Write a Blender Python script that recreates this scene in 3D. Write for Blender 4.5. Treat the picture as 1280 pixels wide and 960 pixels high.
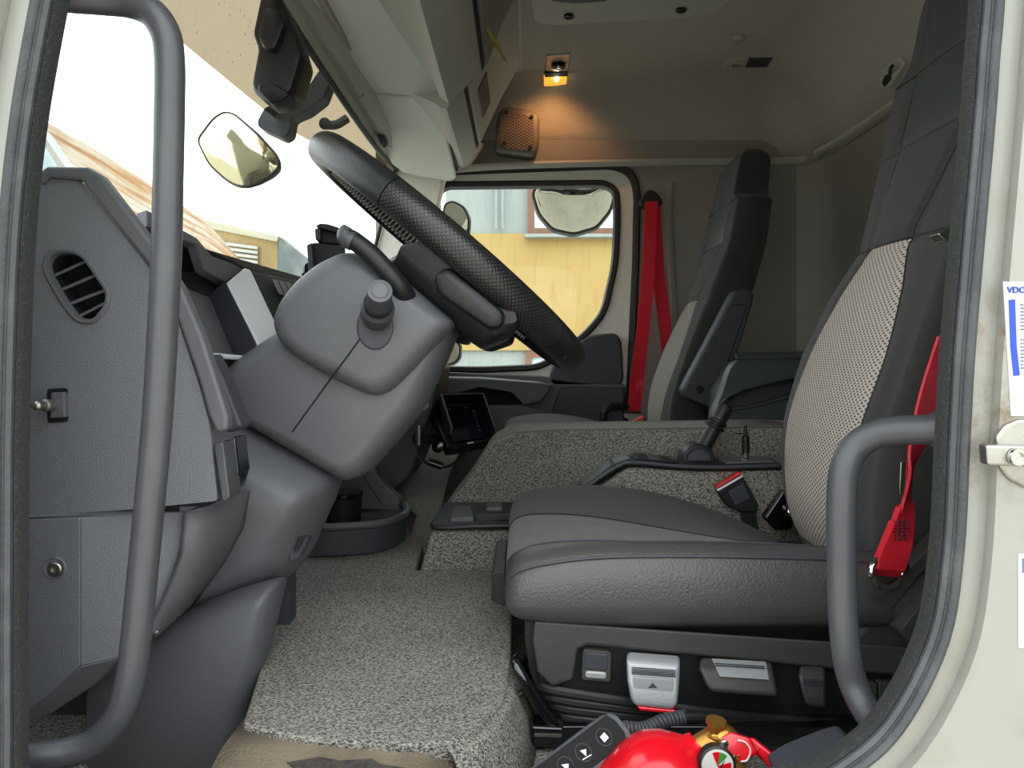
import bpy, bmesh, math, random
from mathutils import Vector as V, Matrix, noise
R = math.radians
random.seed(4)
for o in list(bpy.data.objects): bpy.data.objects.remove(o)
S = bpy.context.scene
COL = S.collection

# ------------------------------------------------------------------ camera, sky, exposure
FOC, VX, VY, CZ = 960.0, 650.0, 445.0, 1.55
cd = bpy.data.cameras.new('camera'); cam = bpy.data.objects.new('camera', cd); COL.objects.link(cam)
cam.location = (0, 0, CZ); cam.rotation_euler = (R(90), 0, 0)
cd.sensor_width = 36; cd.lens = 36*FOC/1280; cd.clip_start = .02; cd.clip_end = 300
cd.shift_x = -(VX-640)/1280; cd.shift_y = -(480-VY)/1280
S.camera = cam
wd = bpy.data.worlds.new('overcast_sky'); S.world = wd; wd.use_nodes = True
nt = wd.node_tree; bg = nt.nodes['Background']
tc = nt.nodes.new('ShaderNodeTexCoord'); sp = nt.nodes.new('ShaderNodeSeparateXYZ'); nt.links.new(tc.outputs['Generated'], sp.inputs[0])
cr = nt.nodes.new('ShaderNodeValToRGB'); nt.links.new(sp.outputs['Z'], cr.inputs[0])
cr.color_ramp.elements[0].position = 0; cr.color_ramp.elements[0].color = (.93, .97, .96, 1)
cr.color_ramp.elements[1].position = .8; cr.color_ramp.elements[1].color = (.90, .97, 1, 1)
nt.links.new(cr.outputs[0], bg.inputs[0]); bg.inputs[1].default_value = 1.9
S.view_settings.view_transform = 'Standard'; S.view_settings.look = 'None'
S.view_settings.exposure = 0.62; S.view_settings.gamma = 1; S.view_settings.use_curve_mapping = False
S.cycles.max_bounces = 8; S.cycles.diffuse_bounces = 5; S.cycles.transparent_max_bounces = 12
# the clouded sun, very soft, high on the driver's side
sl = bpy.data.lights.new('cloud_sun', 'SUN'); sl.energy = .5; sl.angle = R(50); sl.color = (1, .98, .95)
so = bpy.data.objects.new('cloud_sun', sl); COL.objects.link(so); so.rotation_euler = (R(48), 0, R(12))

# ------------------------------------------------------------------ materials
def lin(c): return tuple((x/255/12.92 if x/255 <= .04045 else ((x/255+.055)/1.055)**2.4) for x in c) + (1,)
MATS = {}
def mat(name, rgb, rough=.5, metal=0, grain=None, var=None, emit=None, coat=0, spec=.5, sheen=0):
    """grain=(scale, strength) fine relief; var=(scale, second colour, low, high) mottled colour"""
    m = bpy.data.materials.new(name); m.use_nodes = True; n = m.node_tree; b = n.nodes['Principled BSDF']
    b.inputs['Base Color'].default_value = lin(rgb); b.inputs['Roughness'].default_value = rough
    b.inputs['Metallic'].default_value = metal; b.inputs['Specular IOR Level'].default_value = spec
    if coat: b.inputs['Coat Weight'].default_value = coat; b.inputs['Coat Roughness'].default_value = .08
    if sheen: b.inputs['Sheen Weight'].default_value = sheen
    t = n.nodes.new('ShaderNodeTexCoord')
    if grain:
        x = n.nodes.new('ShaderNodeTexNoise'); x.inputs['Scale'].default_value = grain[0]; x.inputs['Detail'].default_value = 3
        n.links.new(t.outputs['Object'], x.inputs['Vector'])
        u = n.nodes.new('ShaderNodeBump'); u.inputs['Strength'].default_value = grain[1]; u.inputs['Distance'].default_value = .002
        n.links.new(x.outputs['Fac'], u.inputs['Height']); n.links.new(u.outputs[0], b.inputs['Normal'])
    if var:
        x = n.nodes.new('ShaderNodeTexNoise'); x.inputs['Scale'].default_value = var[0]; x.inputs['Detail'].default_value = 5
        n.links.new(t.outputs['Object'], x.inputs['Vector'])
        r = n.nodes.new('ShaderNodeValToRGB'); n.links.new(x.outputs['Fac'], r.inputs[0])
        r.color_ramp.elements[0].position = var[2]; r.color_ramp.elements[0].color = lin(rgb)
        r.color_ramp.elements[1].position = var[3]; r.color_ramp.elements[1].color = lin(var[1])
        n.links.new(r.outputs[0], b.inputs['Base Color'])
    if emit:
        b.inputs['Emission Color'].default_value = lin(rgb); b.inputs['Emission Strength'].default_value = emit
    MATS[name] = m; return m

def nd(m, kind, **kw):
    x = m.node_tree.nodes.new(kind)
    for k, v in kw.items():
        if k in x.inputs: x.inputs[k].default_value = v
        else: setattr(x, k, v)
    return x
def lk(m, a, b): m.node_tree.links.new(a, b)

DASH = mat('grained_plastic', (108, 110, 115), .55, grain=(600, .45))
PLAS = mat('smooth_dark_plastic', (90, 91, 95), .5, grain=(900, .12))
DKPL = mat('deep_grey_plastic', (60, 62, 68), .55, grain=(600, .15))
BLK = mat('black_plastic', (26, 26, 28), .48, grain=(700, .1))
GLOSS = mat('gloss_black', (14, 14, 16), .16, coat=.5)
VOID = mat('dark_recess', (16, 16, 18), .8)
BAR = mat('bar_plastic', (68, 69, 73), .38, grain=(900, .1), var=(14, (76, 77, 80), .45, .7))
FAB = mat('charcoal_fabric', (52, 51, 50), .9, grain=(1100, .5), sheen=.15)
CUSH = mat('black_cushion_fabric', (50, 49, 48), .85, grain=(1100, .4), sheen=.1)
SEATP = mat('seat_base_plastic', (60, 59, 57), .5, grain=(700, .2))
FABB = mat('worn_cushion_fabric', (70, 66, 61), .95, grain=(1200, .6), var=(40, (84, 79, 73), .4, .7), sheen=.2)
LEA = mat('grained_leatherette', (73, 72, 72), .36, grain=(420, .45))
LEAD = mat('blue_grey_leatherette', (66, 72, 75), .45, grain=(420, .3))
HEADL = mat("headliner_fabric", (184, 179, 168), .95, grain=(900, .5), var=(500, (168, 163, 152), .4, .6))
HEADT = mat('headliner_plastic', (184, 182, 172), .6, grain=(700, .3))
BACKW = mat("rear_wall_fabric", (158, 153, 145), .95, grain=(900, .5), var=(400, (142, 138, 130), .4, .6))
VIS = mat("visor_vinyl", (232, 233, 222), .6, grain=(500, .15))
LTRIM = mat('light_grey_trim', (232, 230, 218), .55, grain=(500, .12))
WHITE = mat("white_paint", (144, 144, 136), .35, var=(9, (122, 116, 103), .56, .82), coat=.2)
RUB = mat('rubber', (58, 60, 63), .5, grain=(300, .3), var=(26, (74, 76, 79), .5, .75))
RUBB = mat('black_rubber', (34, 35, 36), .6)
VEL = mat('velvet_lip', (38, 41, 40), .95, grain=(700, .8), var=(400, (62, 62, 58), .5, .78))
RED = mat('red_webbing', (214, 22, 44), .7, grain=(900, .4))
REDW = mat('worn_red_webbing', (222, 62, 78), .75, grain=(900, .4), var=(30, (206, 28, 48), .45, .65))
REDP = mat('red_paint', (228, 14, 34), .25, coat=.6)
REDB = mat('red_button', (222, 50, 48), .4)
CHR = mat('chrome', (200, 200, 198), .14, 1)
STEEL = mat('dull_steel', (176, 174, 166), .36, 1, grain=(200, .1), var=(20, (140, 136, 126), .45, .75))
SILV = mat('silver_trim', (214, 216, 218), .32, .1, grain=(700, .1))
SILB = mat('silver_grey_button', (168, 170, 172), .42, .3, grain=(500, .2))
BRASS = mat('brass', (190, 142, 66), .35, .8, var=(40, (150, 104, 44), .4, .7))
DIAL = mat('white_dial', (232, 232, 226), .5)
GRN = mat('dial_green', (60, 150, 60), .5)
STITCH = mat('grey_thread', (160, 158, 150), .8)
PATCH = mat('damp_dark_fibre', (76, 70, 63), .95, grain=(500, .8), var=(200, (58, 54, 50), .4, .65))
SPKC = mat('speaker_plastic', (112, 108, 100), .55, grain=(600, .2))
SCREEN = mat('dark_screen', (20, 26, 38), .14, coat=.4)
BLUE = mat('sticker_blue', (30, 66, 170), .5)
PAPER = mat('sticker_white', (190, 192, 196), .45)
INK = mat('sticker_ink', (96, 104, 128), .6)
WHT = mat('white_print', (232, 232, 232), .5)
TAGY = mat('lime_card', (186, 200, 70), .6, var=(40, (206, 62, 40), .55, .6))
GROUND = mat('gravel_yard', (186, 180, 166), .95, grain=(30, .6), var=(6, (204, 198, 184), .35, .7))
CONC = mat('grey_plaster', (154, 161, 158), .9, var=(3, (146, 154, 150), .35, .7))
YEL = mat('yellow_plaster', (178, 151, 95), .9, grain=(60, .3), var=(2.5, (171, 143, 88), .35, .75))
BRN = mat('brown_window_frame', (124, 86, 66), .6)
SKYG = mat('pale_window_glass', (196, 216, 220), .08, spec=.8)
CREAM = mat('cream_fascia', (168, 164, 140), .7)
OCH = mat('ochre_wall', (160, 138, 92), .85, var=(1.5, (146, 122, 78), .4, .7))
SHUT = mat('pale_shutter', (172, 174, 168), .7)
DROOF = mat('slate_roof', (92, 100, 100), .8, var=(3, (120, 126, 124), .4, .7))
SIDING = mat('blue_white_siding', (170, 182, 184), .7)
MIRR = mat('mirror_glass', (176, 174, 162), .03, 1)
AMIR = mat('amber_tinted_mirror', (206, 200, 168), .08, .9)

# mud and rust smeared on the door post round the striker
def smear(m, pt, rad, rgb):
    n = m.node_tree; b = n.nodes['Principled BSDF']; src = b.inputs['Base Color'].links[0].from_socket
    g = nd(m, 'ShaderNodeNewGeometry'); dd = nd(m, 'ShaderNodeVectorMath', operation='DISTANCE'); dd.inputs[1].default_value = pt; lk(m, g.outputs['Position'], dd.inputs[0])
    mr = nd(m, 'ShaderNodeMapRange'); mr.inputs[1].default_value = rad; mr.inputs[2].default_value = rad*.3; lk(m, dd.outputs['Value'], mr.inputs[0])
    x = nd(m, 'ShaderNodeTexNoise', Scale=70., Detail=6., Roughness=.7); lk(m, g.outputs['Position'], x.inputs['Vector'])
    r = nd(m, 'ShaderNodeValToRGB'); r.color_ramp.elements[0].position = .42; r.color_ramp.elements[1].position = .66; lk(m, x.outputs['Fac'], r.inputs[0])
    mu = nd(m, 'ShaderNodeMath', operation='MULTIPLY'); lk(m, mr.outputs[0], mu.inputs[0]); lk(m, r.outputs[0], mu.inputs[1])
    mx = nd(m, 'ShaderNodeMix', data_type='RGBA'); lk(m, mu.outputs[0], mx.inputs[0]); lk(m, src, mx.inputs[6]); mx.inputs[7].default_value = lin(rgb); lk(m, mx.outputs[2], b.inputs['Base Color'])
smear(WHITE, ((1262-VX)*.525/FOC, .525, CZ+(VY-545)*.525/FOC), .052, (112, 96, 74))
smear(WHITE, ((1244-VX)*.525/FOC, .525, CZ+(VY-410)*.525/FOC), .03, (128, 108, 82))

# carpet: salt-and-pepper loop pile
CARP = mat('looped_carpet', (150, 146, 138), .98)
def carpet_nodes(m, dark, light, sc, stretch=(1, 1, 1)):
    b = m.node_tree.nodes['Principled BSDF']; t = nd(m, 'ShaderNodeTexCoord'); mp = nd(m, 'ShaderNodeMapping')
    mp.inputs['Scale'].default_value = stretch; lk(m, t.outputs['Object'], mp.inputs[0])
    n1 = nd(m, 'ShaderNodeTexNoise', Scale=sc, Detail=2.5, Roughness=.6, Distortion=.8); lk(m, mp.outputs[0], n1.inputs['Vector'])
    n2 = nd(m, 'ShaderNodeTexNoise', Scale=5., Detail=3.); lk(m, t.outputs['Object'], n2.inputs['Vector'])
    r = nd(m, 'ShaderNodeValToRGB'); lk(m, n1.outputs['Fac'], r.inputs[0])
    r.color_ramp.elements[0].position = .40; r.color_ramp.elements[0].color = lin(dark)
    r.color_ramp.elements[1].position = .60; r.color_ramp.elements[1].color = lin(light)
    r2 = nd(m, 'ShaderNodeValToRGB'); lk(m, n2.outputs['Fac'], r2.inputs[0])
    r2.color_ramp.elements[0].position = .35; r2.color_ramp.elements[0].color = (.82, .82, .82, 1)
    r2.color_ramp.elements[1].position = .65; r2.color_ramp.elements[1].color = (1, .99, .96, 1)
    mx = nd(m, 'ShaderNodeMix', data_type='RGBA', blend_type='MULTIPLY'); mx.inputs[0].default_value = 1
    lk(m, r.outputs[0], mx.inputs[6]); lk(m, r2.outputs[0], mx.inputs[7]); lk(m, mx.outputs[2], b.inputs['Base Color'])
    u = nd(m, 'ShaderNodeBump', Strength=.7, Distance=.003); lk(m, n1.outputs['Fac'], u.inputs['Height']); lk(m, u.outputs[0], b.inputs['Normal'])
carpet_nodes(CARP, (64, 63, 60), (178, 174, 166), 470, (.75, 1.15, 1.15))
PILE = mat('worn_brushed_carpet', (122, 118, 109), .98, grain=(500, .7), var=(200, (92, 89, 82), .35, .65), sheen=.2)
DIRT = mat('muddy_step_mat', (134, 120, 99), .95, grain=(300, .8), var=(14, (92, 82, 68), .40, .64))

# woven seat mesh: staggered dark holes between pale threads
MESH = mat('pale_woven_mesh', (196, 184, 174), .85)
def dots(m, fx, fz, base, hole, axes, lo=.25, hi=.55, uv=False, bump=.6):
    b = m.node_tree.nodes['Principled BSDF']; t = nd(m, 'ShaderNodeTexCoord'); s = nd(m, 'ShaderNodeSeparateXYZ')
    lk(m, t.outputs['UV' if uv else 'Object'], s.inputs[0])
    def wave(out, f):
        a = nd(m, 'ShaderNodeMath', operation='MULTIPLY'); a.inputs[1].default_value = f; lk(m, out, a.inputs[0])
        c = nd(m, 'ShaderNodeMath', operation='SINE'); lk(m, a.outputs[0], c.inputs[0]); return c.outputs[0]
    p = nd(m, 'ShaderNodeMath', operation='MULTIPLY'); lk(m, wave(s.outputs[axes[0]], fx), p.inputs[0]); lk(m, wave(s.outputs[axes[1]], fz), p.inputs[1])
    r = nd(m, 'ShaderNodeValToRGB'); lk(m, p.outputs[0], r.inputs[0])
    r.color_ramp.elements[0].position = lo; r.color_ramp.elements[0].color = lin(base)
    r.color_ramp.elements[1].position = hi; r.color_ramp.elements[1].color = lin(hole)
    lk(m, r.outputs[0], b.inputs['Base Color'])
    u = nd(m, 'ShaderNodeBump', Strength=bump, Distance=.0015, invert=True); lk(m, p.outputs[0], u.inputs['Height']); lk(m, u.outputs[0], b.inputs['Normal'])
dots(MESH, 2*math.pi/.0092, 2*math.pi/.0064, (206, 194, 184), (84, 78, 74), ('Y', 'Z'))
MESHF = mat('fine_pale_mesh', (150, 146, 138), .9, grain=(700, .5), var=(300, (120, 116, 110), .35, .65))
GRIP = mat('perforated_leather', (26, 26, 27), .36)
dots(GRIP, 2*math.pi*112, 2*math.pi*10, (27, 27, 28), (84, 84, 84), ('X', 'Y'), .66, .86, uv=True, bump=.10)
GRIPS = mat('smooth_leather', (30, 31, 33), .34, grain=(600, .25))

def glass(name, tint, fac, dirt=0, dirtc=(230, 235, 232)):
    m = bpy.data.materials.new(name); m.use_nodes = True; n = m.node_tree; n.nodes.clear()
    o = n.nodes.new('ShaderNodeOutputMaterial'); tr = n.nodes.new('ShaderNodeBsdfTransparent'); tr.inputs[0].default_value = tint
    g = n.nodes.new('ShaderNodeBsdfGlossy'); g.inputs['Roughness'].default_value = .02
    f = n.nodes.new('ShaderNodeMixShader'); f.inputs[0].default_value = fac
    n.links.new(tr.outputs[0], f.inputs[1]); n.links.new(g.outputs[0], f.inputs[2]); last = f
    if dirt:
        t = n.nodes.new('ShaderNodeTexCoord'); mp = n.nodes.new('ShaderNodeMapping'); mp.inputs['Scale'].default_value = (30, 30, 4)
        n.links.new(t.outputs['Object'], mp.inputs[0])
        x = n.nodes.new('ShaderNodeTexNoise'); x.inputs['Scale'].default_value = 2.2; x.inputs['Detail'].default_value = 4; n.links.new(mp.outputs[0], x.inputs['Vector'])
        r = n.nodes.new('ShaderNodeValToRGB'); r.color_ramp.elements[0].position = .55; r.color_ramp.elements[0].color = (0, 0, 0, 1)
        r.color_ramp.elements[1].position = .8; r.color_ramp.elements[1].color = (dirt, dirt, dirt, 1); n.links.new(x.outputs['Fac'], r.inputs[0])
        d = n.nodes.new('ShaderNodeBsdfDiffuse'); d.inputs[0].default_value = lin(dirtc)
        k = n.nodes.new('ShaderNodeMixShader'); n.links.new(r.outputs[0], k.inputs[0]); n.links.new(f.outputs[0], k.inputs[1]); n.links.new(d.outputs[0], k.inputs[2]); last = k
    n.links.new(last.outputs[0], o.inputs[0]); return m
GLASS = glass('clear_window_glass', (.95, .98, .97, 1), .010, .12)
WGLASS = glass('windscreen_glass', (.93, .97, .965, 1), .025, .16)
def amber_sheet():
    m = bpy.data.materials.new('smoked_acrylic'); m.use_nodes = True; n = m.node_tree; n.nodes.clear()
    o = n.nodes.new('ShaderNodeOutputMaterial'); tr = n.nodes.new('ShaderNodeBsdfTransparent'); tr.inputs[0].default_value = (.26, .20, .13, 1)
    d = n.nodes.new('ShaderNodeBsdfDiffuse'); d.inputs[0].default_value = lin((120, 108, 84))
    t = n.nodes.new('ShaderNodeTexCoord'); x = n.nodes.new('ShaderNodeTexVoronoi'); x.inputs['Scale'].default_value = 60; n.links.new(t.outputs['Object'], x.inputs['Vector'])
    r = n.nodes.new('ShaderNodeValToRGB'); r.color_ramp.elements[0].position = .05; r.color_ramp.elements[0].color = (.7, .7, .7, 1)
    r.color_ramp.elements[1].position = .12; r.color_ramp.elements[1].color = (.12, .12, .12, 1); n.links.new(x.outputs['Distance'], r.inputs[0])
    f = n.nodes.new('ShaderNodeMixShader'); n.links.new(r.outputs[0], f.inputs[0]); n.links.new(tr.outputs[0], f.inputs[1]); n.links.new(d.outputs[0], f.inputs[2])
    n.links.new(f.outputs[0], o.inputs[0]); return m
AMB = amber_sheet()
# rusty corrugated roof
RUST = mat('rusty_roof_sheet', (206, 178, 140), .85)
def rust_nodes(m):
    b = m.node_tree.nodes['Principled BSDF']; t = nd(m, 'ShaderNodeTexCoord'); mp = nd(m, 'ShaderNodeMapping')
    mp.inputs['Scale'].default_value = (1.5, 22, 1); lk(m, t.outputs['UV'], mp.inputs[0])
    n1 = nd(m, 'ShaderNodeTexNoise', Scale=1.6, Detail=5., Roughness=.65); lk(m, mp.outputs[0], n1.inputs['Vector'])
    r = nd(m, 'ShaderNodeValToRGB'); lk(m, n1.outputs['Fac'], r.inputs[0]); e = r.color_ramp.elements
    e[0].position = .34; e[0].color = lin((196, 196, 188)); e[1].position = .66; e[1].color = lin((146, 92, 52))
    x = e.new(.47); x.color = lin((186, 172, 150)); x = e.new(.55); x.color = lin((172, 132, 90))
    lk(m, r.outputs[0], b.inputs['Base Color'])
rust_nodes(RUST)

# ------------------------------------------------------------------ shape helpers
def P(x, y, d): return V(((x-VX)*d/FOC, d, CZ+(VY-y)*d/FOC))       # a point seen at (x, y), d metres across the cab
def W(x, y, z): return V((x, y, z+CZ))                             # a point given in metres from eye height
def PL(pts, d): return [P(x, y, d) for x, y in pts]
def PX(n, d): return n*d/FOC
def fillet(pts, r, n=5):
    """round the corners of a closed 2D/3D outline"""
    pts = [V(p) if len(p) == 3 else V((p[0], p[1], 0)) for p in pts]; out = []; k = len(pts)
    for i in range(k):
        a, p, c = pts[i-1], pts[i], pts[(i+1) % k]; u, w = (a-p), (c-p)
        q = min(r, u.length*.48, w.length*.48); s, e = p+u.normalized()*q, p+w.normalized()*q
        for j in range(n+1):
            t = j/n; out.append(s*(1-t)**2+p*2*t*(1-t)+e*t*t)
    return out
def F2(pts, r, n=5): return [(p.x, p.y) for p in fillet(pts, r, n)]
def spline(pts, n=6, closed=False):
    pts = [V(p) for p in pts]; k = len(pts); out = []
    for i in range(k if closed else k-1):
        p1, p2 = pts[i], pts[(i+1) % k]
        p0 = pts[i-1] if (closed or i > 0) else p1*2-p2
        p3 = pts[(i+2) % k] if (closed or i+2 < k) else p2*2-p1
        for j in range(n):
            t = j/n; out.append(.5*((2*p1)+(p2-p0)*t+(2*p0-5*p1+4*p2-p3)*t*t+(3*p1-p0-3*p2+p3)*t**3))
    if not closed: out.append(pts[-1])
    return out
def S2(pts, n=6): return [(p.x, p.y) for p in spline([(x, y, 0) for x, y in pts], n, True)]
def solid(face, vec, bm=None):
    bm = bm or bmesh.new(); k = len(face); vec = V(vec)
    a = [bm.verts.new(p) for p in face]; b = [bm.verts.new(V(p)+vec) for p in face]
    bm.faces.new(a); bm.faces.new(b[::-1])
    for i in range(k): bm.faces.new((a[i], b[i], b[(i+1) % k], a[(i+1) % k]))
    bmesh.ops.recalc_face_normals(bm, faces=bm.faces); return bm
def prism(px, d0, d1, bm=None):                                     # outline seen at depth d0, run back to d1
    return solid(PL(px, d0), (0, d1-d0, 0), bm)
def loft(rings, caps=True, bm=None, closed=True):
    bm = bm or bmesh.new(); vs = [[bm.verts.new(p) for p in r] for r in rings]; k = len(rings[0])
    for a, b in zip(vs, vs[1:]):
        for i in range(k if closed else k-1): bm.faces.new((a[i], a[(i+1) % k], b[(i+1) % k], b[i]))
    if caps and closed: bm.faces.new(vs[0][::-1]); bm.faces.new(vs[-1])
    bmesh.ops.recalc_face_normals(bm, faces=bm.faces); return bm
def area2(p): return sum(p[i-1][0]*p[i][1]-p[i][0]*p[i-1][1] for i in range(len(p)))/2
def inset2(p, a):
    s = 1 if area2(p) > 0 else -1; k = len(p); out = []
    for i in range(k):
        x0, y0 = p[i-1]; x1, y1 = p[i]; x2, y2 = p[(i+1) % k]
        u = V((x1-x0, y1-y0)); w = V((x2-x1, y2-y1))
        if u.length < 1e-9: u = w
        if w.length < 1e-9: w = u
        u.normalize(); w.normalize()
        n1 = V((-u.y, u.x))*s; n2 = V((-w.y, w.x))*s; m = n1+n2
        if m.length < 1e-6: m = n1
        m.normalize(); c = max(.5, m.dot(n1)); q = V((x1, y1))+m*(a/c); out.append((q.x, q.y))
    return out
def shrink2(p, a):
    cx = sum(q[0] for q in p)/len(p); cy = sum(q[1] for q in p)/len(p); out = []
    for x, y in p:
        v = V((cx-x, cy-y)); l = v.length or 1e-9; k = min(a, .62*l)/l; out.append((x+v.x*k, y+v.y*k))
    return out
def dome(px, dref, rings, bm=None):
    """outline px as seen at dref; rings = [(depth, inset in metres)...] from front to back"""
    base = [((x-VX)*dref/FOC, (VY-y)*dref/FOC) for x, y in px]
    return loft([[V((x, d, z+CZ)) for x, z in shrink2(base, a)] for d, a in rings], True, bm)
def tube(pts, r, n=12, sm=6, bm=None, flat=1, up=None):
    pts = spline(pts, sm) if sm else [V(p) for p in pts]; k = len(pts); rings = []
    ref = V(up) if up else None; nrm = None
    for i, p in enumerate(pts):
        t = (pts[min(i+1, k-1)]-pts[max(i-1, 0)]).normalized()
        if ref is not None: a = t.cross(ref).normalized()
        else:
            if nrm is None: nrm = t.orthogonal().normalized()
            nrm = (nrm-t*nrm.dot(t)).normalized(); a = nrm
        b = t.cross(a).normalized(); q = r if not callable(r) else r(i/(k-1))
        rings.append([p+a*q*math.cos(2*math.pi*j/n)+b*q*flat*math.sin(2*math.pi*j/n) for j in range(n)])
    return loft(rings, True, bm)
def ribbon(pts, width_dirs, th, bm=None, sm=6):
    """a strap: centre points with half-width vectors, th thick"""
    n = len(pts); pts = spline(pts, sm); ws = spline(width_dirs, sm); rings = []
    for i, (p, w) in enumerate(zip(pts, ws)):
        t = (pts[min(i+1, len(pts)-1)]-pts[max(i-1, 0)]).normalized(); q = t.cross(w).normalized()*th/2
        rings.append([p-w-q, p+w-q, p+w+q, p-w+q])
    return loft(rings, True, bm)
def lathe(prof, o, ax, n=24, bm=None):
    o, ax = V(o), V(ax).normalized(); a = ax.orthogonal().normalized(); b = ax.cross(a)
    return loft([[o+ax*h+(a*math.cos(2*math.pi*j/n)+b*math.sin(2*math.pi*j/n))*max(r, 1e-5) for j in range(n)] for r, h in prof], True, bm)
def box(c, s, m=None, bm=None):
    c = V(c); x, y, z = [q/2 for q in s]; f = [(-x, -y, -z), (x, -y, -z), (x, -y, z), (-x, -y, z)]
    m3 = m or Matrix.Identity(3); return solid([c+m3@V(p) for p in f], m3@V((0, s[1], 0)), bm)
def plate_hole(outer, hole, d, th):
    """plate across the view at depth d with a hole; both outlines are 3D lists"""
    bm = bmesh.new(); es = []
    for lp in (outer, hole):
        vs = [bm.verts.new(p) for p in lp]; es += [bm.edges.new((vs[i-1], vs[i])) for i in range(len(vs))]
    bmesh.ops.triangle_fill(bm, edges=es, use_beauty=True)
    r = bmesh.ops.extrude_face_region(bm, geom=list(bm.faces))
    bmesh.ops.translate(bm, verts=[g for g in r['geom'] if isinstance(g, bmesh.types.BMVert)], vec=(0, th, 0))
    bmesh.ops.recalc_face_normals(bm, faces=bm.faces); return bm

def obj(name, bm, m, parent=None, bev=0, seg=3, ang=35, solidify=0, sub=0):
    me = bpy.data.meshes.new(name); bm.to_mesh(me); bm.free()
    for mm in (m if isinstance(m, (list, tuple)) else [m]): me.materials.append(mm)
    for p in me.polygons: p.use_smooth = True
    o = bpy.data.objects.new(name, me); COL.objects.link(o)
    if parent: o.parent = parent
    if solidify:
        s = o.modifiers.new('thickness', 'SOLIDIFY'); s.thickness = abs(solidify); s.offset = -1 if solidify > 0 else 1
    if sub:
        s = o.modifiers.new('smooth', 'SUBSURF'); s.levels = s.render_levels = sub
    if bev:
        b = o.modifiers.new('rounded', 'BEVEL'); b.width = bev; b.segments = seg; b.limit_method = 'ANGLE'; b.angle_limit = R(ang); b.harden_normals = True
    else: me.set_sharp_from_angle(angle=R(ang))
    return o
def thing(name, label, cat, group=None):
    o = bpy.data.objects.new(name, None); COL.objects.link(o); o['label'] = label; o['category'] = cat; o.empty_display_size = .05
    if group: o['group'] = group
    return o
def tag(o, label, cat, group=None):
    o['label'] = label; o['category'] = cat
    if group: o['group'] = group
    return o
def struct(o): o['kind'] = 'structure'; return o
def lab(o, s): o['label'] = s; return o
def text(name, s, loc, size, m, parent, rot=(R(90), 0, 0), ext=.0004):
    c = bpy.data.curves.new(name, 'FONT'); c.body = s; c.size = size; c.extrude = ext; c.materials.append(m)
    t = bpy.data.objects.new(name, c); COL.objects.link(t); t.location = loc; t.rotation_euler = rot
    bpy.context.view_layer.update(); dg = bpy.context.evaluated_depsgraph_get(); me = bpy.data.meshes.new_from_object(t.evaluated_get(dg))
    me.transform(t.matrix_world); bpy.data.objects.remove(t)
    o = bpy.data.objects.new(name, me); COL.objects.link(o); o.parent = parent; return o

# ================================================================== THE SETTING
# ground outside
bm = bmesh.new(); bm.faces.new([bm.verts.new(p) for p in ((-60, -30, 0), (60, -30, 0), (60, 60, 0), (-60, 60, 0))])
struct(obj('ground', bm, GROUND))

# white body side round the driver's door opening: an inner flange and the raised outer skin
HOLE = S2([(1258, -60), (1250, 80), (1245, 150), (1229, 330), (1219, 450), (1213, 560), (1206, 690), (1188, 800), (1140, 900), (1084, 960), (1000, 1000),
           (800, 1020), (500, 1022), (200, 1022), (30, 1015), (-8, 985), (-12, 900), (-12, 700), (-10, 500), (-3, 300), (12, 150), (38, 0), (78, -200), (130, -360), (250, -470), (500, -500), (900, -500), (1150, -470), (1245, -330)], 5)
def rect(x0, x1, z0, z1, d): return [W(x0, d, z0), W(x1, d, z0), W(x1, d, z1), W(x0, d, z1)]
OUT = rect(-1.0, 1.25, -.85, .98, .535)
struct(obj('wall_driver_side', plate_hole(OUT, PL(HOLE, .535), .535, .012), WHITE))
base2 = [((x-VX)*.535/FOC, (VY-y)*.535/FOC) for x, y in HOLE]
H2 = [V((x, .525, z+CZ)) for x, z in inset2(base2, -.013)]
struct(obj('trim_1', plate_hole(rect(-1.0, 1.25, -.85, .98, .525), H2, .525, .010), WHITE, bev=.008, seg=4, ang=40))

# rubber seal swept round the opening
seal = thing('door_seal', 'grey rubber seal with a fuzzy lip all round the near doorway', 'door seal')
def sweep(prof, a_bm=None):
    rings = [[V((x, .535+dy, z+CZ)) for x, z in inset2(base2, a)] for a, dy in prof]
    rings.append(rings[0]); bm = bmesh.new()
    vs = [[bm.verts.new(p) for p in r] for r in rings[:-1]]; k = len(vs[0]); n = len(vs)
    for j in range(n):
        for i in range(k): bm.faces.new((vs[j][i], vs[j][(i+1) % k], vs[(j+1) % n][(i+1) % k], vs[(j+1) % n][i]))
    bmesh.ops.recalc_face_normals(bm, faces=bm.faces); return bm
obj('rubber_bulb', sweep([(.002, -.001), (.003, -.005), (.006, -.007), (.0085, -.005), (.0094, -.003), (.0105, -.003), (.013, -.005), (.0155, -.003), (.0162, .001), (.0162, .010), (.002, .010)]), RUB, seal)
obj('velvet_lip', sweep([(.0158, .001), (.0168, -.001), (.0178, .001), (.0186, .005), (.0180, .014), (.0158, .014)]), VEL, seal)

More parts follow.
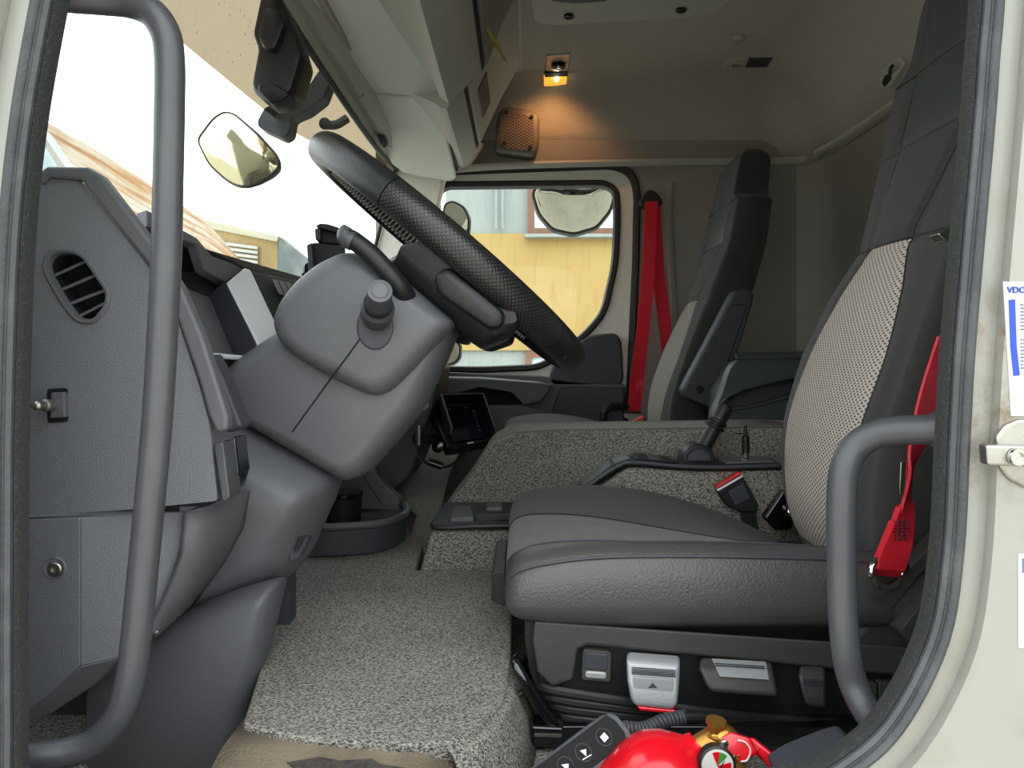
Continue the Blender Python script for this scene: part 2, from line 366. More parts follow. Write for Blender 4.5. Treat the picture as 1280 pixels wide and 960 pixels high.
# floor, worn carpet mat, muddy step well
def flat(pts, z, th, bm=None): return solid([W(p[0], p[1], z) for p in pts], (0, 0, -th), bm)
struct(obj('floor', flat([(-.7, .585), (1.0, .585), (1.0, 2.44), (-.7, 2.44)], -.43, .06), CARP))
st = obj('step_mat', loft([[W(x, d, z-(.012 if x > -.07 else 0)) for x in (-.262, -.20, -.14, -.09, -.055)] for d, z in ((.587, -.366), (.61, -.361), (.64, -.353), (.672, -.3445), (.74, -.3435))], False, closed=False), DIRT, solidify=.02)
pz = obj('dark_patch', solid([W(-.150+x*.045, .652+y*.010, -.3488+y*.010*.265) for x, y in ((-1, -1), (-.4, -1.1), (.3, -1), (1, -1), (1.2, -.1), (.7, .3), (.5, .9), (-.1, .7), (-.5, 1.1), (-1.1, .5), (-.9, -.2))], (0, 0, -.004)), PATCH, st)
tag(st, 'muddy brown step mat at the bottom of the near doorway', 'mat')
def fz(x, y, z): d = -z*FOC/(y-VY); return ((x-VX)*d/FOC, d)
cur = spline([V((*fz(x, y, -.338), 0)) for x, y in [(303, 904), (330, 911), (360, 918), (430, 926), (520, 930), (575, 924), (606, 902), (628, 876), (636, 852)]], 5)
pts = [(p.x, p.y) for p in cur]+[(-.010, .88), (-.010, 1.215), (-.165, 1.215), (-.172, 1.36), (-.20, 1.51), (-.44, 1.51), (-.44, 1.25), (-.30, .92)]
mt = obj('carpet_mat', flat(pts, -.338, .03), CARP, bev=.004); tag(mt, 'grey looped carpet laid over the footwell floor in front of the seat', 'carpet')
# raised carpet plinth that the driver's seat stands on
pl = thing('seat_plinth', 'looped carpet under the near seat, sloping down from the footwell mat', 'carpet')
rows = []
for d, z0 in ((.60, -.408), (.66, -.404), (.76, -.402), (.85, -.402), (1.20, -.402)):
    k = .09*max(0, d-.66); rows.append([W(-.085+k, d, -.428), W(-.072+k, d, z0-.022), W(-.045+k, d, z0-.006), W(0+k, d, z0), W(.2, d, z0+.001), W(.6, d, z0+.001), W(.6, d, -.428)])
obj('carpet_cover', loft(rows), CARP, pl)
ed_ = [(p.x, p.y) for p in cur[-18:]]+[(-.010, .84)]
rw = []
for q, zz in ((0, -.341), (.25, -.346), (.6, -.372), (1, -.403)):
    rw.append([W(x+.030*q, y-.022*q*(1 if y < .76 else .2), zz) for x, y in ed_])
obj('carpet_slope', loft(rw, False, closed=False), CARP, pl, solidify=.004)
struct(obj('trim_2', prism(F2([(1000, 1020), (985, 990), (1010, 974), (1060, 954), (1082, 948), (1092, 956), (1084, 975), (1045, 1005)], 8), .585, .64), DKPL, bev=.004)); 

# passenger side wall with the doorway, rear wall, headliner, front bulkhead
DOORPX = F2([(534, 246), (550, 214), (768, 206), (790, 216), (797, 240), (795, 330), (788, 480), (783, 596), (534, 596)], 14)
DO = PL(DOORPX, 2.42)
struct(obj('wall_passenger_side', plate_hole(rect(-.455, 1.0, -.60, .72, 2.42), DO, 2.42, .06), BACKW))
struct(obj('wall_rear', box(W(.955, 1.49, .125), (.05, 1.9, 1.19)), BACKW))
# vertical moulded ridges on the passenger wall, rear quarter fillet
for nm, pts in (('trim_3', [(838, 228), (836, 260), (839, 330), (845, 420), (850, 520)]),):
    struct(obj(nm, tube([P(x, y, 2.418) for x, y in pts], .012, 10, 5, flat=.5, up=(0, 1, 0)), BACKW))
bm = loft([[W(.93-.03*math.sin(t*math.pi/2)-.0, 2.42, z) for t in (0, .25, .5, .75, 1)]+[W(.93, 2.30, z)] for z in (-.4, .62)], True)
bm.free()
struct(obj('wall_rear_corner', loft([[W(.865, 2.425, z), W(.885, 2.41, z), W(.905, 2.385, z), W(.92, 2.35, z), W(.932, 2.28, z), W(.96, 2.28, z), W(.96, 2.425, z)] for z in (-.38, -.05, .3, .625)]), BACKW))
# headliner: one big rounded shell, open below
bm = bmesh.new(); bmesh.ops.create_cube(bm, size=1)
for v in bm.verts: v.co = W(-.33 if v.co.x < 0 else .945, .50 if v.co.y < 0 else 2.435, .60 if v.co.z < 0 else .845)
ed = []
for e in bm.edges:
    c = (e.verts[0].co+e.verts[1].co)/2-V((0, 0, CZ))
    if (c.y > 2.4 and c.z > .8) or (c.x > .9 and c.z > .8) or (c.x > .9 and c.y > 2.4): ed.append(e)
bmesh.ops.bevel(bm, geom=ed, offset=.13, segments=10, profile=.5, affect='EDGES')
bmesh.ops.delete(bm, geom=[f for f in bm.faces if f.normal.z < -.9 and f.calc_center_median().z < CZ+.61], context='FACES')
for v in bm.verts:                                                  # the sides lean in towards the roof
    z = v.co.z-CZ
    if v.co.y > 2.2: v.co.y -= .05*max(0, (z-.62)/.22)
    if v.co.x > .8: v.co.x -= .022+.10*max(0, (z-.62)/.22)
struct(obj('ceiling', bm, HEADL, solidify=-.02))
# seam ledge where the headliner meets the walls
struct(obj('trim_4', tube([P(566, 212, 2.40), P(640, 207, 2.40), P(800, 203, 2.40), P(1000, 200, 2.40), W(.90, 2.30, .615), W(.917, 2.1, .618), W(.917, 1.0, .618)], .009, 8, 5, flat=1.4), HEADT))
struct(obj('wall_front', box(W(-.66, 1.5, -.12), (.08, 1.86, .56)), DKPL))

# windscreen and passenger front pillar
def gx(z): return -.44+.257*(z-.355)
rows = [[W(gx(z)-.05*math.sin(math.pi*min(1, max(0, (y-.6)/1.85))), y, z) for y in [.60+i*.0925 for i in range(21)]] for z in (.02, .15, .3, .45, .6, .68)]
struct(obj('window_1', loft(rows, False, closed=False), WGLASS))
struct(obj('pillar_passenger_side', solid(PL([(494, 205), (482, 255), (470, 300), (452, 376), (556, 376), (548, 262), (556, 226), (572, 205)], 2.38), (0, .035, 0)), LTRIM, bev=.012, seg=3))
struct(obj('trim_5', tube(PL([(497, 200), (484, 252), (471, 301), (453, 375)], 2.37), .006, 8, 4), RUBB))
struct(obj('trim_6', tube([P(330, -30, 1.16), P(352, 8, 1.24), P(400, 82, 1.47), P(440, 142, 1.70), P(470, 184, 1.98), P(489, 205, 2.25), P(497, 211, 2.36)], .007, 8, 4), RUBB))
# padded header above the windscreen
struct(obj('header_windscreen', loft([[P(x, y, d), P(x+(a-x)*.3, y-14*1.2/d, d), P(a, y-8*1.2/d, d+.02), P(a+10, y-16, d+.03), W((a+10-VX)*d/FOC, d+.03, .84), W((x-VX)*d/FOC-.02, d, .84)] for x, y, a, d in
    ((292, -90, 316, .98), (332, -28, 352, 1.16), (354, 8, 375, 1.24), (402, 82, 425, 1.47), (442, 142, 458, 1.70), (472, 184, 484, 1.98), (497, 211, 510, 2.37))]), HEADT))

# ------------------------------------------------------------------ the passenger door, set in its doorway
door = struct(bpy.data.objects.new('door_1', None)); COL.objects.link(door)
FR = DOORPX
GL = F2([(544, 240), (556, 229), (756, 227), (772, 236), (774, 270), (771, 330), (757, 392), (733, 420), (694, 450), (672, 461), (600, 464), (544, 463)], 16)
obj('door_frame', plate_hole(PL(FR, 2.435), PL(GL, 2.435), 2.435, .05), LTRIM, door, bev=.008)
G2 = [((x-VX)*2.43/FOC, (VY-y)*2.43/FOC) for x, y in GL]
def ring(prof, base, y0):
    vs = [[V((x, y0+dy, z+CZ)) for x, z in inset2(base, a)] for a, dy in prof]; bm = bmesh.new(); vs = [[bm.verts.new(p) for p in r] for r in vs]; n = len(vs); k = len(vs[0])
    for j in range(n):
        for i in range(k): bm.faces.new((vs[j][i], vs[j][(i+1) % k], vs[(j+1) % n][(i+1) % k], vs[(j+1) % n][i]))
    bmesh.ops.recalc_face_normals(bm, faces=bm.faces); return bm
obj('window_rubber', ring([(-.006, 0), (.0, -.006), (.012, -.004), (.015, .01), (.015, .03), (-.006, .03)], G2, 2.43), RUBB, door)
obj('window_pane', solid([V((x, 2.455, z+CZ)) for x, z in inset2(G2, .004)], (0, .004, 0)), GLASS, door)
F2b = [((x-VX)*2.42/FOC, (VY-y)*2.42/FOC) for x, y in DOORPX]
obj('door_seal_strip', ring([(-.010, -.006), (-.004, -.014), (.006, -.012), (.011, -.002), (.011, .014), (-.010, .014)], F2b, 2.42), RUBB, door)
obj('corner_trim', dome(F2([(684, 482), (693, 452), (735, 419), (770, 416), (777, 426), (780, 482)], 12), 2.40, [(2.40, .006), (2.405, .0), (2.44, 0)]), DKPL, door)
obj('sill_ledge', solid([P(536, 464, 2.40), P(676, 470, 2.40), P(720, 476, 2.40), P(782, 480, 2.40), P(782, 560, 2.40), P(536, 560, 2.40)], (0, .05, 0)), PLAS, door, bev=.006)
obj('arm_rest', loft([[P(536, 470+dy, 2.40-dd), P(600, 471+dy, 2.40-dd), P(676, 477+dy, 2.40-dd), P(690, 481+dy*.9, 2.395-dd*.6), P(676, 502+dy*.3, 2.395-dd*.6), P(655, 506+dy*.2, 2.40-dd), P(640, 490+dy*.5, 2.40-dd), P(600, 483+dy*.6, 2.40-dd), P(560, 494+dy*.3, 2.40-dd), P(536, 500+dy*.2, 2.40-dd)] for dy, dd in ((0, -.005), (0, .04), (3, .052))]), PLAS, door, bev=.006)
obj('lower_panel', loft([[P(536, 506, 2.40-q), P(655, 506, 2.40-q), P(672, 512, 2.40-q), P(696, 540, 2.40-q), P(700, 640, 2.40-q), P(536, 640, 2.40-q)] for q in (0, .035, .045)]), PLAS, door, bev=.008)
obj('rear_panel', solid(PL([(700, 482), (781, 484), (780, 640), (706, 640), (690, 512)], 2.395), (0, .02, 0)), DKPL, door, bev=.008)
obj('handle_recess', solid(PL(F2([(556, 506), (566, 492), (596, 484), (634, 489), (656, 506)], 8), 2.392), (0, .02, 0)), VOID, door)
# ================================================================== DASHBOARD
def Q(*pts): return [P(*p) for p in pts]
dash = thing('dashboard', 'dark grey grained dashboard with an oval air vent at the open doorway', 'dashboard')
SP = F2([(10, 266), (58, 223), (99, 226), (186, 334), (222, 400), (248, 478), (262, 530), (272, 626), (162, 637), (10, 646)], 5, 3)
VENT = F2([(57, 329), (66, 316), (84, 313), (104, 319), (136, 366), (133, 383), (118, 402), (98, 401), (80, 378), (60, 343)], 9, 3)
obj('side_panel', plate_hole(PL(SP, .70), PL(VENT, .70), .70, .010), DASH, dash, bev=.003, ang=50)
vb = [((x-VX)*.70/FOC, (VY-y)*.70/FOC) for x, y in VENT]
def ringat(base, prof, y0): return ring(prof, base, y0)
vf = obj('air_vent', ringat(vb, [(-.003, -.001), (-.0012, -.003), (.001, -.0025), (.0022, .001), (.0022, .006), (-.003, .006)], .70), PLAS, dash)
obj('vent_duct', ringat(vb, [(.0020, .0055), (.0022, .005), (.0024, .030), (.0008, .030)], .70), VOID, vf)
obj('vent_cavity', solid([V((x, .730, z+CZ)) for x, z in inset2(vb, .001)], (0, .01, 0)), VOID, vf)
for a, b in (((58, 347), (110, 323)), ((68, 364), (124, 340)), ((79, 381), (134, 360)), ((90, 398), (133, 376))):
    A, B = P(*a, .704), P(*b, .704); obj('vent_slat', solid([A, B, B+V((0, .0, -.0032)), A+V((0, 0, -.0032))], (0, .008, .003)), PLAS, vf, bev=.001, seg=2)
obj('edge_trim', solid(Q(*[(x, y, .694) for x, y in [(44, 216), (58, 207), (109, 208), (126, 219), (188, 300), (226, 358), (252, 418), (268, 468), (284, 520), (284, 538), (270, 542), (260, 520), (247, 474), (221, 398), (186, 332), (100, 225), (60, 221), (49, 232)]]), (0, .016, 0)), PLAS, dash, bev=.004, ang=60)
obj('inner_edge', solid(Q(*[(x, y, .752) for x, y in [(262, 440), (278, 470), (303, 534), (286, 542), (268, 530), (255, 470)]]), (0, .03, 0)), DKPL, dash, bev=.004)
obj('panel_joint', solid(PL([(12, 630), (222, 622), (222, 652), (12, 656)], .7315), (0, .004, 0)), VOID, dash)
# door light switch
sw = obj('door_switch', solid(PL(F2([(59, 486), (84, 485), (85, 527), (59, 529)], 3, 2), .699), (0, .004, 0)), BLK, dash)
obj('switch_body', solid(PL([(63, 491), (80, 490), (81, 522), (62, 523)], .694), (0, .008, 0)), PLAS, sw, bev=.0015)
obj('switch_plunger', lathe([(.0055, 0), (.0055, .010), (.004, .011), (.004, .020), (.0022, .022), (.0022, .027)], P(66, 506, .695), (-.12, -1, .02), 16), STEEL, sw)
# silver-grey release tab
tb = obj('release_tab', solid(PL(F2([(267, 557), (279, 552), (287, 620), (284, 626), (277, 627)], 3, 2), .697), (0, .03, 0)), BAR, dash, bev=.002)
obj('tab_recess', solid(PL([(280, 549), (294, 547), (299, 590), (292, 614), (286, 616)], .722), (0, .03, 0)), GLOSS, dash, bev=.003)
# lower side panel with a crease
bm = solid(PL([(10, 650), (100, 646.5), (100, 833), (62, 868), (10, 908)], .70), (0, .03, 0))
solid(Q((100, 646.5, .70), (162, 643, .714), (231, 640, .73), (225, 690, .729), (209, 735, .726), (188, 782, .721), (150, 822, .712), (100, 833, .70)), (0, .03, 0), bm)
solid(Q((100, 833, .70), (150, 822, .712), (118, 856, .725), (62, 893, .725), (10, 912, .70), (10, 908, .70), (62, 868, .70)), (0, .03, 0), bm)
obj('lower_side_panel', bm, DASH, dash, bev=.002)
scr = obj('screw', ringat([(math.cos(t*math.pi/12)*.0095+(69-VX)*.70/FOC, math.sin(t*math.pi/12)*.0095+(VY-710)*.70/FOC) for t in range(24)], [(-.001, 0), (0, -.0015), (.0022, .001), (.0022, .004), (-.001, .004)], .70), DASH, dash)
obj('screw_head', lathe([(.0066, 0), (.0066, .0025), (.0056, .0035), (.003, .0035), (.0028, .001)], P(70, 711, .699), (0, -1, 0), 20), STEEL, scr)
obj('screw', lathe([(.004, 0), (.004, .004), (.002, .005)], P(195, 789, .722), (0, -1, 0), 14), STEEL, dash)
obj('kick_side', loft([Q((229, 640, .722), (262, 632, .74), (298, 611, .82), (305, 613, .85)), Q((224, 690, .721), (255, 682, .75), (288, 662, .82), (298, 655, .85)), Q((208, 735, .718), (236, 726, .75), (264, 706, .82), (276, 696, .85)), Q((186, 782, .714), (205, 774, .75), (228, 754, .82), (238, 748, .85)), Q((150, 822, .71), (170, 806, .75), (195, 786, .82), (205, 780, .85))], False, closed=False), PLAS, dash, solidify=.008)
kn = obj('knee_panel', dome(F2([(240, 560), (290, 505), (345, 540), (428, 588), (421, 618), (404, 655), (389, 692), (364, 720), (310, 745), (230, 769), (180, 790), (190, 720), (230, 640)], 14, 3), .94, [(.845, .045), (.85, .034), (.865, .02), (.90, .006), (.94, .0), (.96, .002), (1.0, .012)]), PLAS, dash, ang=60)
obj('pull_slot', solid(Q((368, 672, .884), (384, 667, .90), (386, 674, .90), (374, 698, .884), (363, 702, .88), (361, 696, .88)), (0, .02, 0)), DKPL, kn, bev=.002)
obj('slot_recess', solid(Q((372, 672, .882), (383, 669, .888), (374, 686, .882), (368, 690, .88)), (0, .003, 0)), VOID, kn)
obj('footwell_panel', dome(F2([(120, 1010), (120, 850), (215, 768), (300, 735), (352, 722), (340, 790), (320, 880), (299, 968), (290, 1010)], 10, 3), .84, [(.80, .022), (.803, .014), (.815, .004), (.84, 0), (.86, .004), (.885, .012)]), PLAS, dash, ang=60)
obj('kick_panel', solid(PL([(-60, 740), (230, 740), (230, 1060), (-60, 1060)], .92), (0, .02, 0)), DKPL, dash)
obj('pedal_bulkhead', box(W(-.60, .98, -.22), (.62, .03, .38)), DKPL, dash)
# open tray, silver bezel and instrument binnacle ahead of the wheel
dn = (0, .03, -.02)
obj('tray_back', solid(Q((206, 276, .97), (262, 318, 1.03), (300, 350, 1.06), (300, 460, 1.04), (206, 460, .95)), (-.02, .02, 0)), DKPL, dash)
obj('dash_top', solid(Q((184, 262, .80), (246, 297, .93), (265, 320, .95), (312, 336, 1.08), (282, 353, 1.0), (255, 337, .93), (246, 306, .90), (184, 283, .78)), (-.012, 0, -.004)), PLAS, dash, bev=.002)
obj('tray_floor', solid(Q((214, 352, .83), (262, 371, .98), (294, 447, .95), (266, 444, .83), (236, 392, .80)), (-.01, 0, -.01)), PLAS, dash, bev=.002)
obj('tray_side', solid(Q((262, 371, .985), (282, 353, .98), (321, 431, .925), (310, 448, .925), (294, 447, .955)), (-.006, .006, 0)), DKPL, dash)
obj('silver_bezel', solid(Q((282, 353, .98), (305, 334, 1.05), (313, 337, 1.06), (353, 421, .95), (310, 449, .918), (321, 431, .922)), (-.004, .012, -.003)), SILV, dash, bev=.003)
bn = obj('instrument_binnacle', solid(Q((312, 337, 1.062), (378, 352, 1.36), (410, 430, 1.2), (352, 422, .96)), (-.01, .03, 0)), VOID, dash, bev=.004)
for k in range(3): obj('dash_button', solid(Q((339+8*k, 350+1.5*k, 1.13+.03*k), (346+8*k, 351.5+1.5*k, 1.15+.03*k), (355+8*k, 371+k, 1.10+.03*k), (348+8*k, 369+k, 1.08+.03*k)), (.003, -.006, .001)), BLK, bn, bev=.001)
obj('windscreen_ledge', solid(Q((190, 284, .84), (262, 313, .955), (376, 346, 1.37), (470, 372, 2.37), (470, 376, 2.37), (378, 354, 1.36), (312, 337, 1.07), (264, 320, .955), (190, 292, .84)), (-.10, .02, -.03)), RUBB, dash)
obj('tray_lip', tube(Q((262, 444, .825), (285, 446, .87), (310, 448, .915)), .003, 8, 4), SILV, dash)
obj('tray_gap', solid(Q((262, 450, .85), (310, 449, .93), (285, 480, .90), (266, 470, .86)), (0, .05, 0)), VOID, dash)
obj('dash_body', box(W(-.44, 1.985, -.11), (.34, .81, .44)), DKPL, dash, bev=.02)
obj('centre_stack', prism(F2([(430, 455), (552, 455), (545, 500), (527, 548), (521, 578), (512, 598), (495, 612), (430, 628)], 10), 1.575, 1.80), DKPL, dash, bev=.012)
obj('stack_knob', lathe([(.012, 0), (.012, .012), (.010, .014)], P(527, 506, 1.565), (.5, -1, .1), 18), SILB, dash)

# steering column
colm = thing('steering_column', 'two-piece grey plastic cowl below the steering wheel, control stalks on it', 'steering column')
obj('lower_cowl', dome(F2([(280, 478), (300, 453), (350, 418), (430, 380), (530, 362), (574, 408), (562, 442), (549, 472), (530, 512), (500, 550), (463, 590), (442, 599), (426, 592), (357, 552), (290, 511)], 9, 3), .94, [(.874, .026), (.876, .020), (.884, .011), (.90, .004), (.94, .0), (1.0, .004), (1.10, .02), (1.2, .04)]), PLAS, colm, ang=60)
obj('upper_cowl', dome(F2([(432, 315), (400, 330), (374, 351), (353, 378), (344, 402), (351, 426), (372, 447), (412, 471), (456, 492), (476, 497), (494, 489), (522, 462), (550, 430), (572, 404), (545, 382), (504, 347), (458, 318)], 10, 3), .885, [(.847, .024), (.8485, .017), (.854, .009), (.866, .003), (.885, 0), (.93, .002), (1.05, .01), (1.2, .03)]), PLAS, colm, ang=60)
obj('cowl_seam', tube(Q((461, 408, .847), (436, 443, .847), (418, 467, .847), (413, 474, .852), (409, 480, .862)), .0011, 6, 0), VOID, colm)
obj('cowl_seam', tube(Q((411, 477, .874), (384, 514, .874), (366, 539, .874), (360, 548, .882)), .0011, 6, 0), VOID, colm)
obj('top_strip', solid(Q((463, 318, .90), (471, 316, .92), (511, 352, .92), (503, 361, .90)), (0, .05, -.012)), DKPL, colm, bev=.002)
obj('cowl_screw', lathe([(.005, 0), (.005, .004), (.003, .005)], P(541, 450, .985), (.5, -1, -.3), 12), STEEL, colm)
b0 = P(470, 404, .852); ax = P(475, 362, .772)-b0
st = obj('control_stalk', lathe([(.010, -.01), (.010, .012), (.0155, .016), (.0178, .026), (.0178, .042), (.0145, .046), (.0132, .050), (.0128, .082), (.0118, .0845)], b0, ax, 28), DKPL, colm)
obj('stalk_collar', lathe([(.0150, .048), (.0150, .056)], b0, ax, 28), VOID, st)
obj('stalk_button', lathe([(.0092, .083), (.0092, .0842), (.0080, .086)], b0, ax, 24), PLAS, st)
obj('stalk_button_ring', lathe([(.0122, .080), (.0125, .0848), (.0100, .0850)], b0, ax, 28), BAR, st)
obj('stalk_boot', solid([b0+V((.0205*math.cos(t), -.008, .026*math.sin(t)-.004)) for t in [k*math.pi/12 for k in range(24)]], (0, .02, 0)), DKPL, colm, bev=.003)
s2 = obj('gear_stalk', tube(Q((508, 372, .86), (497, 355, .845), (468, 322, .838), (444, 302, .835), (433, 296, .835)), lambda t: .0115-.0015*t, 14, 5), BLK, colm)
obj('stalk_tip', tube(Q((442, 302, .833), (433, 297, .833), (432, 289, .833), (435, 283, .833)), lambda t: .0108-.0062*t*t, 14, 5), BAR, s2)
obj('stalk_slot', solid(Q((492, 350, .865), (502, 348, .865), (507, 366, .862), (494, 372, .858)), (0, .01, 0)), VOID, colm)
obj('far_stalk', solid(Q(*[(x, y, 1.16) for x, y in F2([(556, 396), (570, 400), (582, 410), (590, 424), (585, 432), (572, 429), (560, 424)], 4, 3)]), (0, .03, 0)), GLOSS, colm, bev=.004)

# steering wheel in its own tilted frame: u down the slope, v across the cab, w towards the driver
wheel = thing('steering_wheel', 'black leather steering wheel with a perforated rim and stitched inside edge', 'steering wheel')
WC = W(-.098-.012*.641+.012*.769, 1.05, .152-.012*.769-.012*.641); U3 = V((.769, 0, -.641)).normalized(); W3 = V((.641, 0, .769)).normalized()
VV = V((0, 1, 0))-W3*.022
def L(u, v, w): return WC+U3*u+VV*v+W3*w
RW, RT = .214, .0185
def rim(a0, a1, n, rr, m, name):
    bm = bmesh.new(); uvl = bm.loops.layers.uv.new('UVMap'); k = 20; vs = []
    for i in range(n+1):
        a = R(a0+(a1-a0)*i/n); vs.append([bm.verts.new(L((RW+rr*math.cos(2*math.pi*j/k))*math.cos(a), (RW+rr*math.cos(2*math.pi*j/k))*math.sin(a), rr*1.12*math.sin(2*math.pi*j/k))) for j in range(k)])
    for i in range(n):
        for j in range(k):
            f = bm.faces.new((vs[i][j], vs[i+1][j], vs[i+1][(j+1) % k], vs[i][(j+1) % k]))
            for l, (p, q) in zip(f.loops, ((i, j), (i+1, j), (i+1, j+1), (i, j+1))): l[uvl].uv = ((a0+(a1-a0)*p/n)/360*2.2, q/k*2.2)
    bm.faces.new(vs[0]); bm.faces.new(vs[-1][::-1]); bmesh.ops.recalc_face_normals(bm, faces=bm.faces)
    return obj(name, bm, m, wheel)
rim(107, 253, 44, RT, GRIPS, 'smooth_grip'); rim(253.4, 322, 26, RT, GRIP, 'perforated_grip'); rim(322.4, 398, 26, RT, GRIPS, 'smooth_grip'); rim(38.4, 106.6, 26, RT, GRIP, 'perforated_grip')
def stitch(a0, a1, n):
    bm = bmesh.new(); s = [(-.0055, .0), (.0055, .0)]
    for i in range(n):
        a, b = R(a0+(a1-a0)*i/n), R(a0+(a1-a0)*(i+.8)/n); q = RW-RT-.0003
        for f0, f1 in ((-48, 14), (14, -48)):
            def sp3(an, f): q = RW-(RT+.0003)*math.cos(R(f)); return L(q*math.cos(an), q*math.sin(an), RT*1.12*math.sin(R(f)))
            p0, p1 = sp3(a, f0), sp3(b, f1); pm = sp3((a+b)/2, (f0+f1)/2); d = (p1-p0).normalized(); o = d.cross(W3).normalized()*.0008; h = (pm-(p0+p1)/2); p0 = p0+h*.7; p1 = p1+h*.7; h = d.cross(o).normalized()*.0008
            vs = [bm.verts.new(p) for p in (p0-o, p0+h, p0+o, p0-h, p1-o, p1+h, p1+o, p1-h)]
            for f in ((0, 1, 5, 4), (1, 2, 6, 5), (2, 3, 7, 6), (3, 0, 4, 7)): bm.faces.new([vs[x] for x in f])
    bmesh.ops.recalc_face_normals(bm, faces=bm.faces); o = obj('stitching', bm, STITCH, wheel); o['kind'] = 'stuff'; return o
stitch(42, 178, 62); stitch(182, 320, 62)
def lbox(u0, u1, v0, v1, w0, w1): return solid([L(u0, v0, w0), L(u1, v0, w0), L(u1, v0, w1), L(u0, v0, w1)], VV*(v1-v0))
obj('hub', lbox(-.012, .115, -.10, .10, -.070, -.012), BLK, wheel, bev=.03, seg=5)
obj('horn_pad', lbox(-.02, .10, -.085, .085, -.025, .006), BLK, wheel, bev=.02, seg=5)
obj('column_collar', lathe([(.055, 0), (.05, .03)], L(.02, 0, -.10), W3, 28), VOID, wheel)
for s in (-1, 1):
    sec = []
    for v, u0, u1, w0, w1 in ((.075, -.05, .135, -.070, -.006), (.12, -.036, .140, -.068, -.008), (.165, -.028, .142, -.066, -.008), (.185, -.020, .14, -.054, -.006), (.192, -.022, .136, -.040, -.008)):
        sec.append([L(u, v*s, w) for u, w in F2([(u0, w0), (u0+.006, w0*.72), (u0+.028, w1-.002), (u0+.042, w1), (u1-.02, w1), (u1, w0*.45), (u1-.022, w0), (u0+.05, w0)], .009, 4)])
    sp_ = obj('spoke', loft(sec), BLK, wheel)
    pod = []
    for v, q in ((.150, 0), (.198, 0), (.206, .003), (.209, .008)):
        pod.append([L(u, v*s, w) for u, w in F2([(.030+q, -.040+q), (.036+q, -.020-q), (.118-q, -.020-q), (.126-q, -.034), (.118-q, -.046+q), (.046, -.052+q)], .008, 3)])
    pd = obj('switch_pod', loft(pod), BLK, sp_)
for s in (-1, 1):
    obj('lower_spoke', loft([[L(u, v*s+y, w) for y, w in F2([(-.022, -.014), (-.022, .006), (.022, .006), (.022, -.014)], .006, 3)] for u, v, in ((.09, .05), (.14, .066), (.205, .085))]), GRIPS, wheel)
# ================================================================== ENGINE TUNNEL AND CONSOLE
tun = thing('engine_tunnel', 'carpeted engine cover rising between the two seats', 'engine cover')
obj('tunnel_cover', prism(F2([(505, 720), (538, 668), (556, 637), (587, 597), (612, 556), (634, 543), (700, 539), (1010, 535), (1060, 540), (1060, 720)], 14, 4), 1.36, 1.545), CARP, tun, bev=.02, seg=4, ang=50)
obj('tunnel_step', prism(F2([(520, 730), (540, 662), (640, 663), (700, 640), (736, 618), (786, 584), (1000, 584), (1050, 590), (1050, 730)], 8, 4), 1.22, 1.38), CARP, tun, bev=.012, seg=3, ang=50)
obj('worn_edge', loft([[W((x-VX)*1.36/FOC, d, (VY-y)*1.36/FOC+.0012) for x, y in ((642, 542.8), (664, 541.2), (700, 539.2), (850, 537.1), (1000, 535.2))] for d in (1.370, 1.40, 1.47, 1.538)], False, closed=False), PILE, tun, solidify=.001)
obj('footwell_carpet', loft([[W(a+(-.160-a)*k/4, y, z) for k in range(5)] for y, z, a in ((1.38, -.3372, -.198), (1.43, -.335, -.203), (1.48, -.327, -.205), (1.52, -.315, -.205), (1.62, -.288, -.262), (1.74, -.266, -.262), (1.95, -.255, -.262), (2.38, -.25, -.262))], False, closed=False), PILE, tun, solidify=.004)

tr = thing('front_console_tray', 'low black tray on the carpet step ahead of the seat', 'console tray')
obj('tray_base', solid([P(540, 661, 1.215), P(660, 659, 1.215), W((660-VX)*1.36/FOC, 1.36, -.265), W((556-VX)*1.36/FOC, 1.36, -.265), P(541, 655, 1.26)], (0, 0, .007)), DKPL, tr, bev=.003)
obj('tray_rim', tube([P(660, 657, 1.214), P(600, 658, 1.214), P(552, 660, 1.214), P(541, 657, 1.225), P(545, 650, 1.27), P(556, 640, 1.34)], .0045, 8, 5), BLK, tr)
obj('tray_divider', solid(Q((563, 655, 1.23), (592, 653, 1.23), (588, 639, 1.33), (567, 640, 1.33)), (0, 0, .010)), PLAS, tr, bev=.002)
obj('tray_lid', solid(Q((594, 653, 1.23), (652, 650, 1.23), (648, 637, 1.33), (598, 639, 1.33)), (0, 0, .012)), BLK, tr, bev=.002)
obj('lid_grip', solid(Q((608, 645, 1.26), (628, 644, 1.26), (626, 638, 1.31), (608, 639, 1.31)), (0, 0, .014)), PLAS, tr, bev=.002)

cn = thing('lever_console', 'narrow black console strip carrying the hand lever beside the tunnel', 'console tray')
top = [(722, 618), (748, 598), (772, 583), (790, 578), (850, 583), (900, 584), (975, 582)]
tp = spline([(x, y, 0) for x, y in top], 6); sec = []
def tz(x):
    for p, q in zip(tp, tp[1:]):
        if p.x <= x <= q.x: return (VY-(p.y+(q.y-p.y)*(x-p.x)/(q.x-p.x)))*1.22/FOC
    return (VY-582)*1.22/FOC
def TQ(x0, x1, d0, d1, up): return [W((x-VX)*1.22/FOC, d, tz(x)+up) for x, d in ((x0, d0), (x1, d0), (x1, d1), (x0, d1))]
for p in tp:
    z = (VY-p.y)*1.22/FOC; a = (p.x-VX)*1.22/FOC
    sec.append([W(a, 1.216, z-.006), W(a, 1.213, z-.001), W(a, 1.217, z+.004), W(a+.002, 1.27, z+.005), W(a+.003, 1.292, z+.002), W(a+.003, 1.292, z-.006)])
obj('strip_body', loft(sec), BLK, cn, ang=50)
obj('strip_edge', tube([P(x, y, 1.212) for x, y in top], .0036, 8, 4), DKPL, cn)
